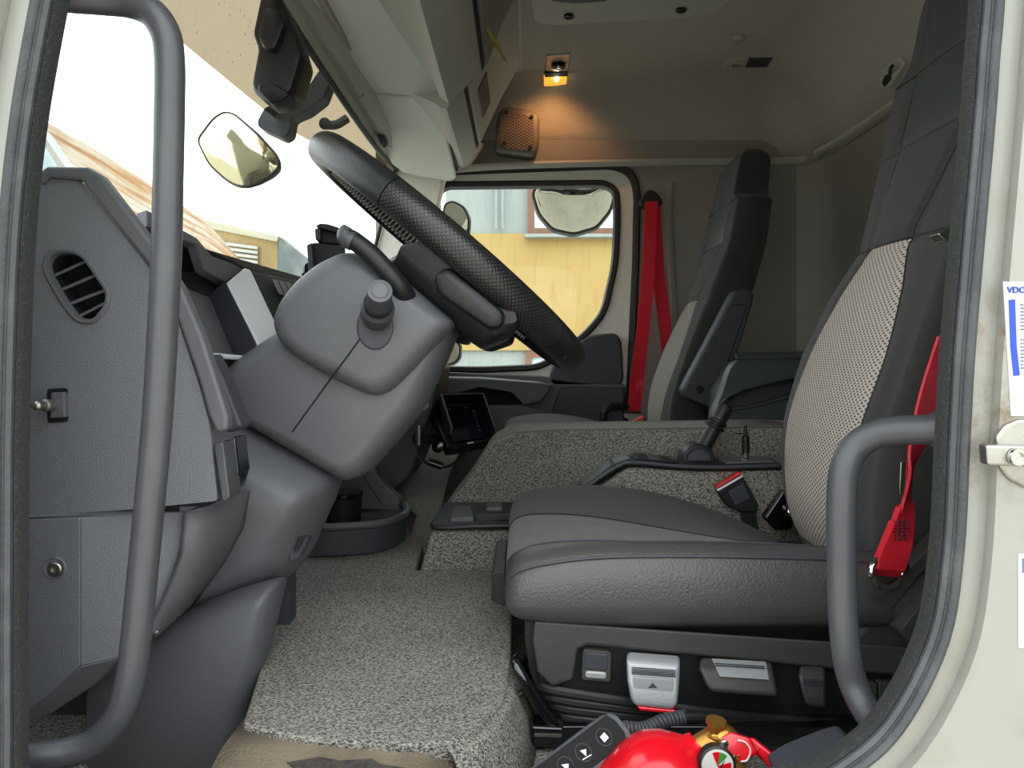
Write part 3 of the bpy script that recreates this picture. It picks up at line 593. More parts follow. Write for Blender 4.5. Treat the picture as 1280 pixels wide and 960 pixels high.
obj('front_cover', solid(TQ(728, 764, 1.225, 1.275, .0045), (0, 0, .003)), PLAS, cn, bev=.001)
obj('bend_cover', solid(TQ(768, 788, 1.222, 1.285, .0045), (0, 0, .003)), BAR, cn, bev=.001)
obj('switch_panel', solid(TQ(795, 846, 1.222, 1.285, .0045), (0, 0, .002)), DKPL, cn, bev=.001)
for k in range(3): obj('panel_switch', solid(TQ(799+15*k, 811+15*k, 1.23, 1.278, .006), (0, 0, .003)), BAR if k == 1 else BLK, cn, bev=.001)
obj('rear_plate', solid(TQ(908, 968, 1.222, 1.285, .0045), (0, 0, .003)), PLAS, cn, bev=.001)
lv = thing('hand_lever', 'upright black hand lever with a ringed collar standing on the console', 'lever')
cx = P(874, 577, 1.252)
hb = [cx+V((.027*math.cos(t), 0, .026*math.sin(t)+.002)) for t in [k*math.pi/14 for k in range(15)]]
obj('lever_base', solid(hb+[cx+V((-.027, 0, -.006)), cx+V((.027, 0, -.006))], (0, .045, 0)), BLK, lv, bev=.004)
obj('base_disc', solid([cx+V((.019*math.cos(t), -.003, .019*math.sin(t)+.001)) for t in [k*math.pi/14 for k in range(15)]], (0, .006, 0)), DKPL, lv, bev=.0015)
a, b = P(878, 562, 1.275), P(904, 514, 1.275)
obj('lever_grip', lathe([(.0125, 0), (.0125, .040), (.016, .041), (.017, .045), (.014, .047), (.014, .049), (.017, .051), (.016, .055), (.0135, .056), (.0135, .078), (.011, .084), (.006, .087)], a, b-a, 22), BLK, lv)
pg = thing('console_plug', 'small black plug with a silver collar standing upright on the console', 'plug')
a = P(932, 578, 1.25)
obj('plug_body', lathe([(.006, .016), (.0065, .018), (.0065, .042), (.0028, .046), (.0028, .060)], a, (0, 0, 1), 16), BLK, pg)
obj('plug_collar', lathe([(.0062, -.004), (.0062, .005), (.0052, .006), (.0062, .008), (.0062, .016)], a, (0, 0, 1), 16), CHR, pg)
obj('plug_clip', box(a+V((-.006, 0, .047)), (.02, .004, .002)), BLK, pg)

# seat-belt buckle by the driver's seat
bk = thing('seat_belt_buckle', 'black seat belt buckle with a red button beside the near seat cushion', 'buckle')
obj('buckle_body', solid(PL(F2([(895, 611), (927, 592), (949, 632), (946, 641), (925, 640), (908, 632)], 4, 3), 1.20), (0, .018, 0)), BLK, bk, bev=.003)
obj('release_button', solid(PL([(894.5, 608), (925, 590), (928, 594), (897, 612)], 1.202), (0, .014, 0)), REDB, bk, bev=.0015)
obj('button_edge', solid(PL([(896.5, 612), (927.5, 594), (928.5, 596), (897.5, 614)], 1.1985), (0, .014, 0)), WHT, bk)
obj('buckle_panel', solid(PL([(910, 615), (929, 604), (938, 623), (919, 632)], 1.1985), (0, .006, 0)), DKPL, bk, bev=.001)
obj('buckle_stalk', solid(PL([(926, 634), (944, 632), (952, 690), (934, 690)], 1.205), (0, .01, 0)), BLK, bk)

# storage bin behind the tunnel
bn2 = thing('storage_bin', 'dark moulded storage bin with an oblong pocket behind the engine cover', 'storage bin')
POCK = F2([(902, 506), (908, 496), (930, 486), (960, 478), (1000, 470), (1020, 470), (1020, 488), (985, 496), (950, 506), (920, 511), (906, 511)], 6, 3)
BINO = F2([(893, 547), (890, 520), (903, 492), (912, 462), (922, 449), (1070, 446), (1090, 470), (1090, 547)], 8, 3)
obj('bin_body', plate_hole(PL(BINO, 1.68), PL(POCK, 1.68), 1.68, .04), LEAD, bn2, bev=.006)
obj('bin_back', solid(PL([(897, 545), (900, 490), (925, 452), (1066, 450), (1085, 470), (1085, 680), (897, 680)], 1.72), (0, .10, 0)), DKPL, bn2, bev=.006)
obj('bin_rim', tube(PL(POCK+POCK[:1], 1.678), .004, 8, 0), DKPL, bn2)
obj('bin_lid', solid(Q((920, 450, 1.675), (1066, 447, 1.675), (1064, 441, 1.80), (918, 444, 1.80)), (0, 0, .006)), LEAD, bn2, bev=.003)

# cup holder console with a lidded cup at the foot of the dash
ch = thing('cup_holder', 'dark moulded cup holder tray at the foot of the dashboard', 'cup holder')
o2 = [(330, 655), (380, 663), (420, 664), (470, 655), (494, 641), (499, 631), (497, 662), (470, 680), (430, 690), (380, 696), (330, 700)]
XO = [((x-VX)*1.3/FOC) for x, y in o2]
def arc(r0, zz, front=1.29):
    return [W(x, y, zz) for x, y in ((-.44, front+.0), (-.36, front-.01), (-.31, front-.005), (-.25, front+.015), (-.222, front+.05), (-.208, front+.11), (-.222, front+.19), (-.30, front+.22), (-.44, front+.22))]
obj('holder_body', loft([arc(0, -.337), arc(0, -.300), arc(0, -.292)]), DKPL, ch, bev=.005, ang=40)
obj('holder_rim', tube([p+V((0, 0, .004)) for p in arc(0, -.290)[:7]], .0065, 8, 5), PLAS, ch)
obj('back_column', loft([[P(x, y, d) for x, y, d in ((x0, yy, 1.47), (x1, yy, 1.46), (x1+6, yy, 1.52), (x0, yy, 1.56))] for yy, x0, x1 in ((560, 392, 466), (590, 396, 470), (606, 396, 482), (622, 396, 499), (640, 396, 500))]), PLAS, ch, bev=.005)
obj('back_recess', solid(Q((395, 572, 1.455), (452, 572, 1.455), (456, 600, 1.45), (478, 632, 1.44), (400, 645, 1.44)), (0, .006, 0)), DKPL, ch)
cup = thing('lidded_cup', 'black lidded cup standing in the cup holder', 'cup')
c0 = W((429-VX)*1.36/FOC, 1.36, -.296)
obj('cup_body', lathe([(.030, 0), (.031, .004), (.0325, .046), (.033, .047)], c0, (0, 0, 1), 28), BLK, cup)
obj('cup_lid', lathe([(.0335, .047), (.036, .050), (.036, .054), (.033, .057), (.012, .0575)], c0, (0, 0, 1), 28), GLOSS, cup)

# reversing monitor with sun hood, on a bracket
mo = thing('monitor', 'small black monitor with a folding sun hood in front of the passenger footwell', 'monitor')
TL, TR, BR, BL = P(553, 510, 1.61), P(592, 507, 1.66), P(613, 547, 1.60), P(565, 554, 1.54)
nrm = ((TR-TL).cross(BL-TL)).normalized(); nrm = nrm if nrm.y < 0 else -nrm
ux, uy = (TR-TL), (BL-TL)
obj('monitor_case', solid(Q((537, 506, 1.615), (547, 502, 1.63), (594, 502, 1.68), (619, 548, 1.61), (615, 552, 1.60), (567, 561, 1.545), (561, 561, 1.54)), -nrm*.022-nrm*0), BLK, mo, bev=.003)
sc = obj('screen', solid([p+nrm*.004 for p in (TL, TR, BR, BL)], -nrm*.006), SCREEN, mo)
for k in (.06, .62): obj('screen_mark', solid([TL+ux*(k)+uy*.06+nrm*.0045, TL+ux*(k+.14)+uy*.06+nrm*.0045, TL+ux*(k+.14)+uy*.10+nrm*.0045, TL+ux*k+uy*.10+nrm*.0045], -nrm*.001), GRN, sc)
for k in range(6): obj('side_button', solid([TL+ux*(.90+s*.03)+uy*(.22+.11*k+t*.03)+nrm*.004 for s, t in ((-1, -1), (1, -1), (1, 1), (-1, 1))], nrm*.0025), DKPL, mo)
obj('lower_bezel', solid(Q((562, 556, 1.535), (613, 548, 1.595), (618, 549, 1.598), (566, 562, 1.535)), -nrm*.01), BLK, mo)
obj('printed_mark', solid(Q((584, 553.5, 1.556), (592, 552.3, 1.564), (592.4, 554, 1.564), (584.4, 555.2, 1.556)), nrm*.001), WHT, mo)
obj('hood_top', solid(Q((547, 506, 1.62), (592, 505, 1.67), (604, 492, 1.61), (552, 493, 1.55)), (0, 0, .003)), BLK, mo)
obj('hood_side', solid(Q((547, 506, 1.62), (552, 493, 1.55), (565, 534, 1.50), (564, 541, 1.50), (560, 548, 1.53)), (-.003, 0, 0)), BLK, mo)
obj('hood_side', solid(Q((592, 505, 1.67), (604, 492, 1.61), (619, 535, 1.56), (617, 541, 1.56), (613, 547, 1.595)), (.003, 0, 0)), BLK, mo)
obj('hood_edge', tube(Q((552, 493, 1.549), (565, 534, 1.499), (564, 541, 1.499)), .0014, 6, 0), PLAS, mo)
obj('hood_edge', tube(Q((552, 493, 1.549), (604, 492, 1.609), (619, 535, 1.559)), .0014, 6, 0), PLAS, mo)
obj('bracket', tube([P(520, 548, 1.50), P(536, 548, 1.53), P(552, 550, 1.60)], .012, 12, 3), BLK, mo)
obj('bracket_joint', lathe([(.008, -.008), (.012, -.006), (.012, .010), (.006, .012)], P(548, 558, 1.535), (0, -1, 0), 16), GLOSS, mo)
obj('bracket_screw', tube([P(523, 556, 1.495), P(523, 532, 1.495)], .005, 8, 0), STEEL, mo)
mc = obj('monitor_cable', tube([P(521, 558, 1.50), P(524, 572, 1.49), P(536, 580, 1.48), P(552, 584, 1.48), P(566, 580, 1.50), P(580, 566, 1.54), P(588, 556, 1.58)], .0028, 8, 6), BLK, mo)
obj('cable_choke', tube([P(536, 577, 1.48), P(553, 583, 1.48)], .0075, 12, 0), GLOSS, mc)

# phone cradle on the dash
ph = thing('phone_cradle', 'black spring-clamp phone cradle on the dash top behind the cowl', 'phone holder')
obj('cradle_plate', solid(Q(*[(x, y, 1.20) for x, y in [(384, 308), (392, 303), (430, 304), (432, 372), (388, 368)]]), (0, .012, 0)), BLK, ph, bev=.003)
obj('cradle_side', solid(Q((383, 306, 1.185), (390, 303, 1.185), (393, 352, 1.185), (386, 352, 1.185)), (0, .03, 0)), DKPL, ph, bev=.002)
obj('clamp_neck', solid(Q((396, 284, 1.195), (420, 287, 1.195), (424, 306, 1.195), (396, 303, 1.195)), (0, .014, 0)), BLK, ph, bev=.003)
obj('clamp_side', solid(Q((393, 286, 1.18), (400, 284, 1.18), (401, 300, 1.18), (394, 300, 1.18)), (0, .02, 0)), DKPL, ph, bev=.002)
obj('clamp_jaw', solid(Q(*[(x, y, 1.175) for x, y in [(394, 282), (400, 279), (410, 280), (428, 286), (429, 290), (422, 291), (397, 285)]]), (0, .04, 0)), BLK, ph, bev=.002)
obj('cradle_foot', tube(Q((382, 344, 1.19), (383, 334, 1.20), (390, 330, 1.205)), .006, 10, 3), GLOSS, ph)

# ================================================================== SEATS
ROWS = [(-.30, .430, .160, .070, .08, -.012), (-.25, .394, .170, .078, .10, -.012), (-.19, .380, .174, .092, .115, -.012), (-.10, .390, .174, .116, .13, -.010), (0, .424, .174, .118, .13, -.008), (.08, .456, .172, .092, .125, -.006),
        (.148, .486, .170, .054, .12, -.004), (.22, .514, .168, .072, .115, -.003), (.294, .541, .165, .086, .108, -.003), (.40, .566, .158, .086, .10, -.002)]
HEAD = [(.402, .567, .150, .086, .10, .002), (.425, .571, .112, .086, .095, .001), (.50, .585, .108, .084, .088, 0), (.525, .594, .104, .080, .078, 0), (.54, .608, .090, .066, .05, 0)]
def interp(rows, per):
    r = spline([V(x[:3]) for x in rows], per), spline([V(x[3:6]) for x in rows], per)
    return [(a.x, a.y, a.z, b.x, b.y, b.z) for a, b in zip(*r)]
NI, NB = 8, 9
def ff(z):
    k = [(-.3, .60), (-.22, .72), (-.10, .90), (0, .97), (.08, .84), (.148, .60), (.22, .74), (.294, .92), (.40, 1), (.6, 1)]
    for (a, p), (b, q) in zip(k, k[1:]):
        if a <= z <= b: return p+(q-p)*(z-a)/(b-a)
    return 1
def bring(row, dx, yc):
    z, xf, hw, w, th, bo = row; pts = []; f = ff(z)
    for k in range(-NI, NI+1): t = k/NI; pts.append((xf-.004*(1-t*t), w*t, 'i'))
    side = []
    for k in range(1, NB+1):
        t = k/NB; y = w+(hw-w)*min(1, math.sin(t*math.pi/2)**.8); x = xf-bo*math.sin(min(1, t*1.7)*math.pi/2)
        if t > .62: x += (t-.62)/.38*.024*((t-.62)/.38)
        side.append((x, y))
    back = [(xf+th*.55, hw), (xf+th*.85, hw*.93), (xf+th, hw*.75), (xf+th, hw*.3)]
    full = [(x, y) for x, y, _ in pts]+[(x, w+(y-w)*(hw*f-w)/(hw-w)) for x, y in side]+[(x, y*f) for x, y in back]+[(x, -y) for x, y in back[::-1]]+[(x, -y) for x, y in side[::-1]]
    return [W(x+dx, yc+y, z) for x, y in full]
def shell(rings, pick, caps):
    bm = bmesh.new(); k = len(rings[0]); vs = {}
    def vv(i, j):
        if (i, j) not in vs: vs[(i, j)] = bm.verts.new(rings[i][j])
        return vs[(i, j)]
    for i in range(len(rings)-1):
        for j in range(k):
            if pick(i, j): bm.faces.new((vv(i, j), vv(i, (j+1) % k), vv(i+1, (j+1) % k), vv(i+1, j)))
    if caps:
        bm.faces.new([vv(0, j) for j in range(k)][::-1]); bm.faces.new([vv(len(rings)-1, j) for j in range(k)])
    bmesh.ops.recalc_face_normals(bm, faces=bm.faces); return bm
def inward(bm, name, m, par):
    o = obj(name, bm, m, par, ang=60); return o
def backrest(par, dx, yc, mesh_m):
    rows = interp(ROWS, 6); rings = [bring(r, dx, yc) for r in rows]; zs = [r[0] for r in rows]
    ins = lambda i, j: j < 2*NI
    mid = lambda i: -.255 <= zs[i] < .147
    top = lambda i: zs[i] >= .293
    # sewn seams: pull the borders of each panel in
    def dent(i, j, q): rings[i][j] = rings[i][j]+V((q, 0, 0))
    for i in range(len(rings)):
        for j in (0, 2*NI): dent(i, j, .0035)
        if min(abs(zs[i]-.148), abs(zs[i]-.294)) < 1e-4:
            for j in range(-NB, 2*NI+NB+1): dent(i, j, .003)
    b = obj('backrest', shell(rings, lambda i, j: not (ins(i, j) and (mid(i) or top(i))), True), FAB, par, ang=60)
    lab(obj('mesh_insert', shell(rings, lambda i, j: ins(i, j) and mid(i), False), mesh_m, par, ang=60), 'pale woven mesh panel')
    hr = interp(HEAD, 5); r2 = [bring(r, dx, yc) for r in hr]
    obj('headrest', shell(r2, lambda i, j: not ins(i, j), True), FAB, par, ang=60)
    bm = shell(rings, lambda i, j: ins(i, j) and top(i), False)
    lab(obj('shoulder_pad', bm, LEAD, par, ang=60), 'blue-grey leatherette panel')
    lab(obj('headrest_pad', shell(r2, lambda i, j: ins(i, j), False), LEAD, par, ang=60), 'blue-grey leatherette panel')
    for z in (.148, .294): 
        i = min(range(len(zs)), key=lambda q: abs(zs[q]-z)); obj('seam_piping', tube([p+V((-.0004, 0, 0)) for p in ([rings[i][j] for j in range(-NB+2, 0)]+[rings[i][j] for j in range(0, 2*NI+NB-1)])], .0016, 6, 0), BLK, par)
    for j in (0, 2*NI): obj('seam_piping', tube([rings[i][j]+V((.0003, 0, 0)) for i in range(4, len(rings)-1)], .0015, 6, 0), BLK, par)

def cushion(par, dx, yc, asym, dz=0):
    hw = .205
    rowsX = [(-.016, -.242, -.262, .178, 0), (-.013, -.228, -.272, .190, 0), (-.002, -.215, -.278, .200, 0), (.025, -.206, -.282, .205, .001), (.08, -.199, -.285, .206, .003), (.16, -.1975, -.286, .206, .007), (.25, -.1985, -.286, .206, .015), (.34, -.202, -.286, .205, .028), (.43, -.210, -.286, .20, .04)]
    rows = [(a.x, a.y+dz, a.z+dz, b.x, b.y) for a, b in zip(spline([r[:3] for r in rowsX], 4), spline([(r[3], r[4], 0) for r in rowsX], 4))]
    rings = []; n1, n2, n3 = 5, 8, 10
    for x, zt, zb, h, dish in rows:
        tl = .85*max(0, x-.10)**2+.02*max(0, x-.1)
        t = min(1, max(0, (x-.0)/.24)); ya = -h+.026+.030*max(0, 1-abs(x-.02)/.10)*.9; yb = max(ya+.008, .02-(x)*.64)
        def top(y):
            s = abs(y)/h; return zt-tl*(y+h)/(2*h)-dish*max(0, 1-(s/.85)**2) - (.010*((s-.88)/.12)**2 if s > .88 else 0)
        r = [(-h+(ya+h)*k/n1, None) for k in range(n1)]+[(ya+(yb-ya)*k/n2, None) for k in range(n2)]+[(yb+(h-yb)*k/n3, None) for k in range(n3+1)]
        pts = [W(x+dx, yc+y, top(y)) for y, _ in r]
        sid = [(h+.004, .35), (h+.006, .6), (h+.001, .85), (h-.014, 1.0)]; zt2 = zt-.010
        pts += [W(x+dx, yc+y, zt2-tl*(1-q)+(zb-zt2)*q) for y, q in sid]+[W(x+dx, yc-y, zt2+(zb-zt2)*q) for y, q in sid[::-1]]
        rings.append(pts)
    k = len(rings[0]); ntop = n1+n2+n3
    A = lambda i, j: j < n1; B = lambda i, j: n1 <= j < n1+n2; C = lambda i, j: n1+n2 <= j < ntop
    obj('cushion', shell(rings, lambda i, j: C(i, j), False), CUSH, par, ang=60)
    lab(obj('cushion_front_panel', shell(rings, lambda i, j: B(i, j), False), FABB, par, ang=60), 'worn brown-grey fabric panel')
    bm = shell(rings, lambda i, j: not (B(i, j) or C(i, j)), True)
    lab(obj('cushion_side', bm, LEA, par, ang=70), 'grained grey leatherette side')
    obj('piping', tube([r[0]+V((0, -.0005, .0005)) for r in rings[1:]], .0016, 6, 0), DKPL, par)
    obj('seam_piping', tube([r[n1]+V((0, 0, .0003)) for r in rings[1:]], .0012, 6, 0), DKPL, par)
    obj('seam_piping', tube([r[n1+n2]+V((0, 0, .0003)) for r in rings[1:]], .0012, 6, 0), BLK, par)

drv = thing('driver_seat', 'near grey air-sprung seat with a wide pale mesh back and control levers', 'seat')
backrest(drv, 0, 1.015, MESH); cushion(drv, 0, 1.0, True)
# base: side cover, control strip, bellows, slide rail
obj('base_cover', loft([[P(x, y, d) for x, y in ((668, 776), (1180, 812), (1180, 850), (1060, 838), (735, 806), (722, 812), (716, 850), (690, 858), (672, 840), (666, 800))] for d in (.806, .80, .803, .83)][1:]), SEATP, drv, bev=.006, ang=50)
obj('base_front', prism(F2([(656, 772), (690, 770), (690, 880), (676, 868), (662, 840), (656, 800)], 8), .815, 1.16), BLK, drv, bev=.006)
obj('control_strip', prism([(700, 800), (1180, 836), (1180, 925), (1040, 905), (720, 868), (672, 860), (672, 840)], .812, .84), BLK, drv, bev=.004)
obj('base_core', box(W(.20, 1.0, -.335), (.36, .33, .10)), BLK, drv)
for k in range(4):
    obj('bellows_fold', tube([P(672+k*5, 846+9*k, 1.12), P(668+k*6, 850+10*k, .90), P(672+k*7, 856+10.5*k, .825), P(700+k*6, 864+11*k, .806), P(800, 879+8.5*k, .802), P(950, 897+6*k, .802), P(1090, 908+5*k, .804)], .0062, 10, 5), BLK, drv)
rl = obj('slide_rail', box(W(.20, .80, -.395+.005), (.375, .028, .022)), GLOSS, drv, bev=.002)
obj('rail_cap', solid(PL([(664, 908), (705, 910), (705, 937), (664, 934)], .775), (0, .03, 0)), GLOSS, rl, bev=.003)
obj('rail_slot', solid(PL([(668, 918), (702, 919), (702, 922), (668, 921)], .7735), (0, .003, 0)), STEEL, rl)
obj('slide_rail', box(W(.20, 1.14, -.390), (.36, .028, .022)), GLOSS, drv, bev=.002)
obj('slide_handle', tube([P(692, 905, .785), P(683, 895, .785), P(664, 866, .785), P(654, 848, .785), P(645, 832, .79), P(646, 824, .80), P(652, 824, .82), P(662, 840, .84), P(668, 858, .84)], .0058, 12, 5), GLOSS, drv)
obj('slide_catch', tube([P(638, 876, .80), P(652, 866, .80), P(664, 858, .82)], .003, 8, 3), BLK, drv)
# control buttons along the base
def btn(name, px, d, th, m, bev=.003, par=drv): return obj(name, solid(PL(F2(px, 4, 3), d), (0, th, 0)), m, par, bev=bev)
def arrow(px, py, d, s, par, up=1):
    return obj('symbol', solid(PL([(px-s, py), (px+s, py), (px, py-s*up)], d), (0, .0006, 0)), DKPL, par)
def knurl(x0, y0, x1, y1, d, n, sk, par):
    bm = bmesh.new()
    for i in range(n):
        f = i/n; g = (i+.45)/n; solid(PL([(x0, y0+(y1-y0)*f), (x1, y0+(y1-y0)*f+sk), (x1, y0+(y1-y0)*g+sk), (x0, y0+(y1-y0)*g)], d), (0, .001, 0), bm)
    o = obj('grip_ribs', bm, DKPL, par); o['kind'] = 'stuff'
b1 = btn('height_button', [(729, 812), (764, 815), (763, 853), (727, 850)], .799, .02, SEATP)
btn('button_face', [(733, 816), (760, 818), (759, 838), (731, 836)], .7975, .005, DKPL, .001, b1); btn('button_foot', [(732, 839), (759, 841), (758, 850), (731, 848)], .797, .006, SILB, .002, b1)
knurl(734, 818, 758, 834, .7970, 7, 1.5, b1); arrow(746, 824, .7964, 5, b1, -1)
lv1 = obj('height_lever', loft([[P(x, y, d) for x, y, d in r] for r in (((784, 815, .79), (850, 820, .79), (850, 820, .815), (784, 815, .815)), ((783, 826, .775), (850, 832, .775), (850, 832, .81), (783, 826, .81)), ((784, 850, .768), (849, 855, .768), (849, 855, .80), (784, 850, .80)), ((788, 872, .764), (847, 878, .764), (847, 878, .79), (788, 872, .79)), ((793, 882, .764), (842, 887, .764), (842, 887, .785), (793, 882, .785)))]), SILB, drv, bev=.004)
btn('lever_face', [(791, 846), (843, 850), (841, 872), (793, 868)], .7662, .003, SILB, .001, lv1); knurl(790, 834, 845, 844, .7672, 5, 4, lv1); arrow(816, 860, .7655, 6, lv1)
obj('lever_foot', solid(PL([(796, 883), (846, 888), (842, 893), (800, 889)], .766), (0, .02, 0)), REDP, lv1, bev=.002)
lv2 = obj('recline_lever', loft([[P(x, y, d) for x, y, d in r] for r in (((876, 822, .79), (965, 828, .79), (965, 828, .815), (876, 822, .815)), ((874, 836, .775), (967, 842, .775), (967, 842, .81), (874, 836, .81)), ((882, 856, .768), (972, 862, .768), (972, 862, .80), (882, 856, .80)), ((890, 865, .766), (972, 871, .766), (972, 871, .79), (890, 865, .79)))]), SEATP, drv, bev=.004)
obj('lever_face', solid(Q((890, 824, .7865), (958, 828, .7865), (962, 850, .7685), (900, 846, .7685)), (0, .003, 0)), SILB, lv2, bev=.001); knurl(894, 829, 956, 845, .7785, 7, 4, lv2)
lv3 = obj('tilt_lever', loft([[P(x, y, d) for x, y, d in r] for r in (((1000, 832, .79), (1031, 834, .79), (1031, 834, .815), (1000, 832, .815)), ((998, 846, .778), (1032, 849, .778), (1032, 849, .81), (998, 846, .81)), ((1003, 868, .772), (1033, 872, .772), (1033, 872, .80), (1003, 868, .80)), ((1008, 882, .774), (1032, 885, .774), (1032, 885, .79), (1008, 882, .79)))]), SEATP, drv, bev=.004)
btn('lever_face', [(1006, 866), (1028, 869), (1029, 880), (1010, 878)], .7745, .004, SILB, .001, lv3); knurl(1004, 848, 1029, 862, .7745, 6, 2, lv3)
for x in (1085, 1108, 1138): btn('lumbar_button', [(x-9, 852), (x+11, 853), (x+11, 880), (x-9, 879)], .803, .012, SEATP)
obj('front_handle', prism(F2([(615, 716), (632, 713), (632, 756), (628, 757), (614, 752)], 3), .92, 1.08), BLK, drv, bev=.004)
obj('recliner_cover', solid(PL([(1055, 812), (1072, 790), (1112, 754), (1190, 668), (1200, 690), (1200, 850), (1055, 845)], .812), (0, .04, 0)), SEATP, drv, bev=.008)
obj('belt_bracket', solid(PL(F2([(1083, 745), (1106, 742), (1150, 698), (1190, 660), (1192, 676), (1146, 722), (1112, 764), (1092, 752)], 4, 3), .790), (0, .025, 0)), SEATP, drv, bev=.003)
obj('bracket_cap', solid(PL(F2([(1125, 790), (1160, 745), (1195, 700), (1195, 840), (1150, 818)], 6, 3), .775), (0, .04, 0)), SEATP, drv, bev=.006)
obj('recliner_hinge', solid(PL([(955, 648), (980, 612), (1000, 628), (990, 662), (970, 664)], 1.17), (0, .02, 0)), GLOSS, drv, bev=.004)
obj('hinge_pin', lathe([(.008, 0), (.008, .012), (.005, .014)], P(988, 640, 1.168), (0, -1, .2), 14), CHR, drv)
obj('shoulder_catch', solid(PL([(1172, 292), (1192, 280), (1192, 300), (1182, 302)], .80), (0, .02, 0)), CHR, drv, bev=.002)

pas = thing('passenger_seat', 'far dark seat with a folded armrest against the passenger wall', 'seat')
backrest(pas, -.018, 2.09, MESHF); cushion(pas, -.03, 2.07, True, .03)
obj('seat_box', box(W(.18, 2.07, -.335), (.36, .36, .16)), BLK, pas, bev=.01)
am = obj('folded_armrest', prism(F2([(918, 363), (930, 360), (943, 364), (942, 378), (907, 492), (900, 510), (889, 511), (856, 497), (853, 488), (860, 474)], 7, 4), 1.845, 1.90), DKPL, pas, bev=.008)
obj('armrest_inlay', tube([P(x, y, 1.844) for x, y in ((915, 381), (931, 381), (933, 384), (900, 482), (886, 508))], .0012, 6, 0), VOID, am)
obj('armrest_pivot', lathe([(.0095, 0), (.0095, .003), (.007, .004)], P(875, 487, 1.845), (0, -1, 0), 16), VOID, am)
# ================================================================== BELTS AND GRAB HANDLES
sb = thing('seat_belt', 'long red seat belt hanging from a black anchor on the passenger side wall', 'seat belt')
obj('anchor', solid(PL(F2([(799, 252), (808, 239), (813, 236), (819, 239), (829, 250), (826, 258), (802, 259)], 4, 3), 2.375), (0, .03, 0)), BLK, sb, bev=.008)
obj('belt_strap', ribbon([P(814, 252, 2.372), P(811, 330, 2.368), P(804, 410, 2.365), P(797, 470, 2.36), P(792, 517, 2.355)], [V((PX(8, 2.37), 0, 0))]*3+[V((PX(8.5, 2.37), .003, 0))]*2, .004), RED, sb)
obj('belt_strap', ribbon([P(817, 254, 2.38), P(823, 340, 2.385), P(833, 420, 2.39), P(838, 470, 2.39)], [V((PX(8, 2.38), 0, 0))]*4, .004), RED, sb)
obj('belt_tab', solid(PL([(797, 475), (806, 476), (804, 490), (795, 489)], 2.353), (0, .004, 0)), REDW, sb)
tg = obj('latch_tongue', solid(PL(F2([(780, 514), (800, 514), (800, 522), (794, 524), (793, 536), (787, 536), (786, 524), (780, 522)], 2, 2), 2.352), (0, .006, 0)), STEEL, sb)
obj('tongue_cover', solid(PL([(779, 513), (801, 514), (801, 518), (779, 517)], 2.350), (0, .01, 0)), BLK, sb, bev=.002)
b2 = thing('far_belt_buckle', 'small black belt buckle with a red button in front of the far seat', 'buckle')
obj('buckle_body', solid(PL([(788, 530), (806, 521), (814, 548), (793, 554)], 1.845), (0, .02, 0)), BLK, b2, bev=.003)
obj('release_button', solid(PL([(787, 529), (804, 520), (806, 523.5), (789, 532.5)], 1.843), (0, .016, 0)), REDB, b2)
gh = thing('passenger_grab_bar', 'black bent grab bar low on the passenger doorway by the red belt', 'grab handle')
obj('bar', tube([P(784, 508, 2.36), P(766, 508, 2.34), P(757, 513, 2.33), P(754, 524, 2.33), P(754, 580, 2.33)], .012, 12, 5), BLK, gh)

nb = thing('seat_belt', 'faded red seat belt looped through a chrome ring beside the near seat', 'seat belt')
obj('belt_strap', ribbon([P(1188, 415, 0.7550), P(1164, 490, 0.7650), P(1148, 555, 0.7750), P(1139, 590, 0.7800), P(1131, 640, 0.7850)], [V((.014, .003, .005)), V((.014, .004, .005)), V((.012, .006, .004)), V((.008, .012, .002)), V((.009, .008, 0))], .003), REDW, nb)
obj('belt_loop', ribbon([P(1131, 630, 0.7830), P(1126, 660, 0.7810), P(1118, 690, 0.7770), P(1112, 712, 0.7750)], [V((.0095, .006, .002)), V((.014, .004, .003)), V((.017, .003, .003)), V((.0155, .004, -.002))], .006), RED, nb)
obj('belt_loop', ribbon([P(1112, 708, 0.7770), P(1106, 718, 0.7830), P(1108, 700, 0.7930), P(1122, 650, 0.7970)], [V((.015, .004, -.002)), V((.015, .003, -.002)), V((.014, .003, 0)), V((.010, .005, 0))], .004), RED, nb)
bm = bmesh.new()
for k in range(6):
    y = 652+k*4.4
    tube([P(1117+i*3.1, y+(1.4 if i % 2 else -1.0)-i*.3, 0.7755) for i in range(7)], .0007, 5, 0, bm)
o = obj('stitch_block', bm, BLK, nb); o['kind'] = 'stuff'
obj('belt_ring', tube([P(1108+19*math.cos(t)+.0, 715+18*math.sin(t), .783+.012*math.cos(t)) for t in [k*math.pi/10 for k in range(21)]], .0038, 10, 0), CHR, nb)
obj('belt_clip', solid(PL([(1126, 578), (1139, 575), (1136, 596), (1128, 622), (1124, 615)], 0.7710), (0, .003, 0)), CHR, nb, bev=.001)

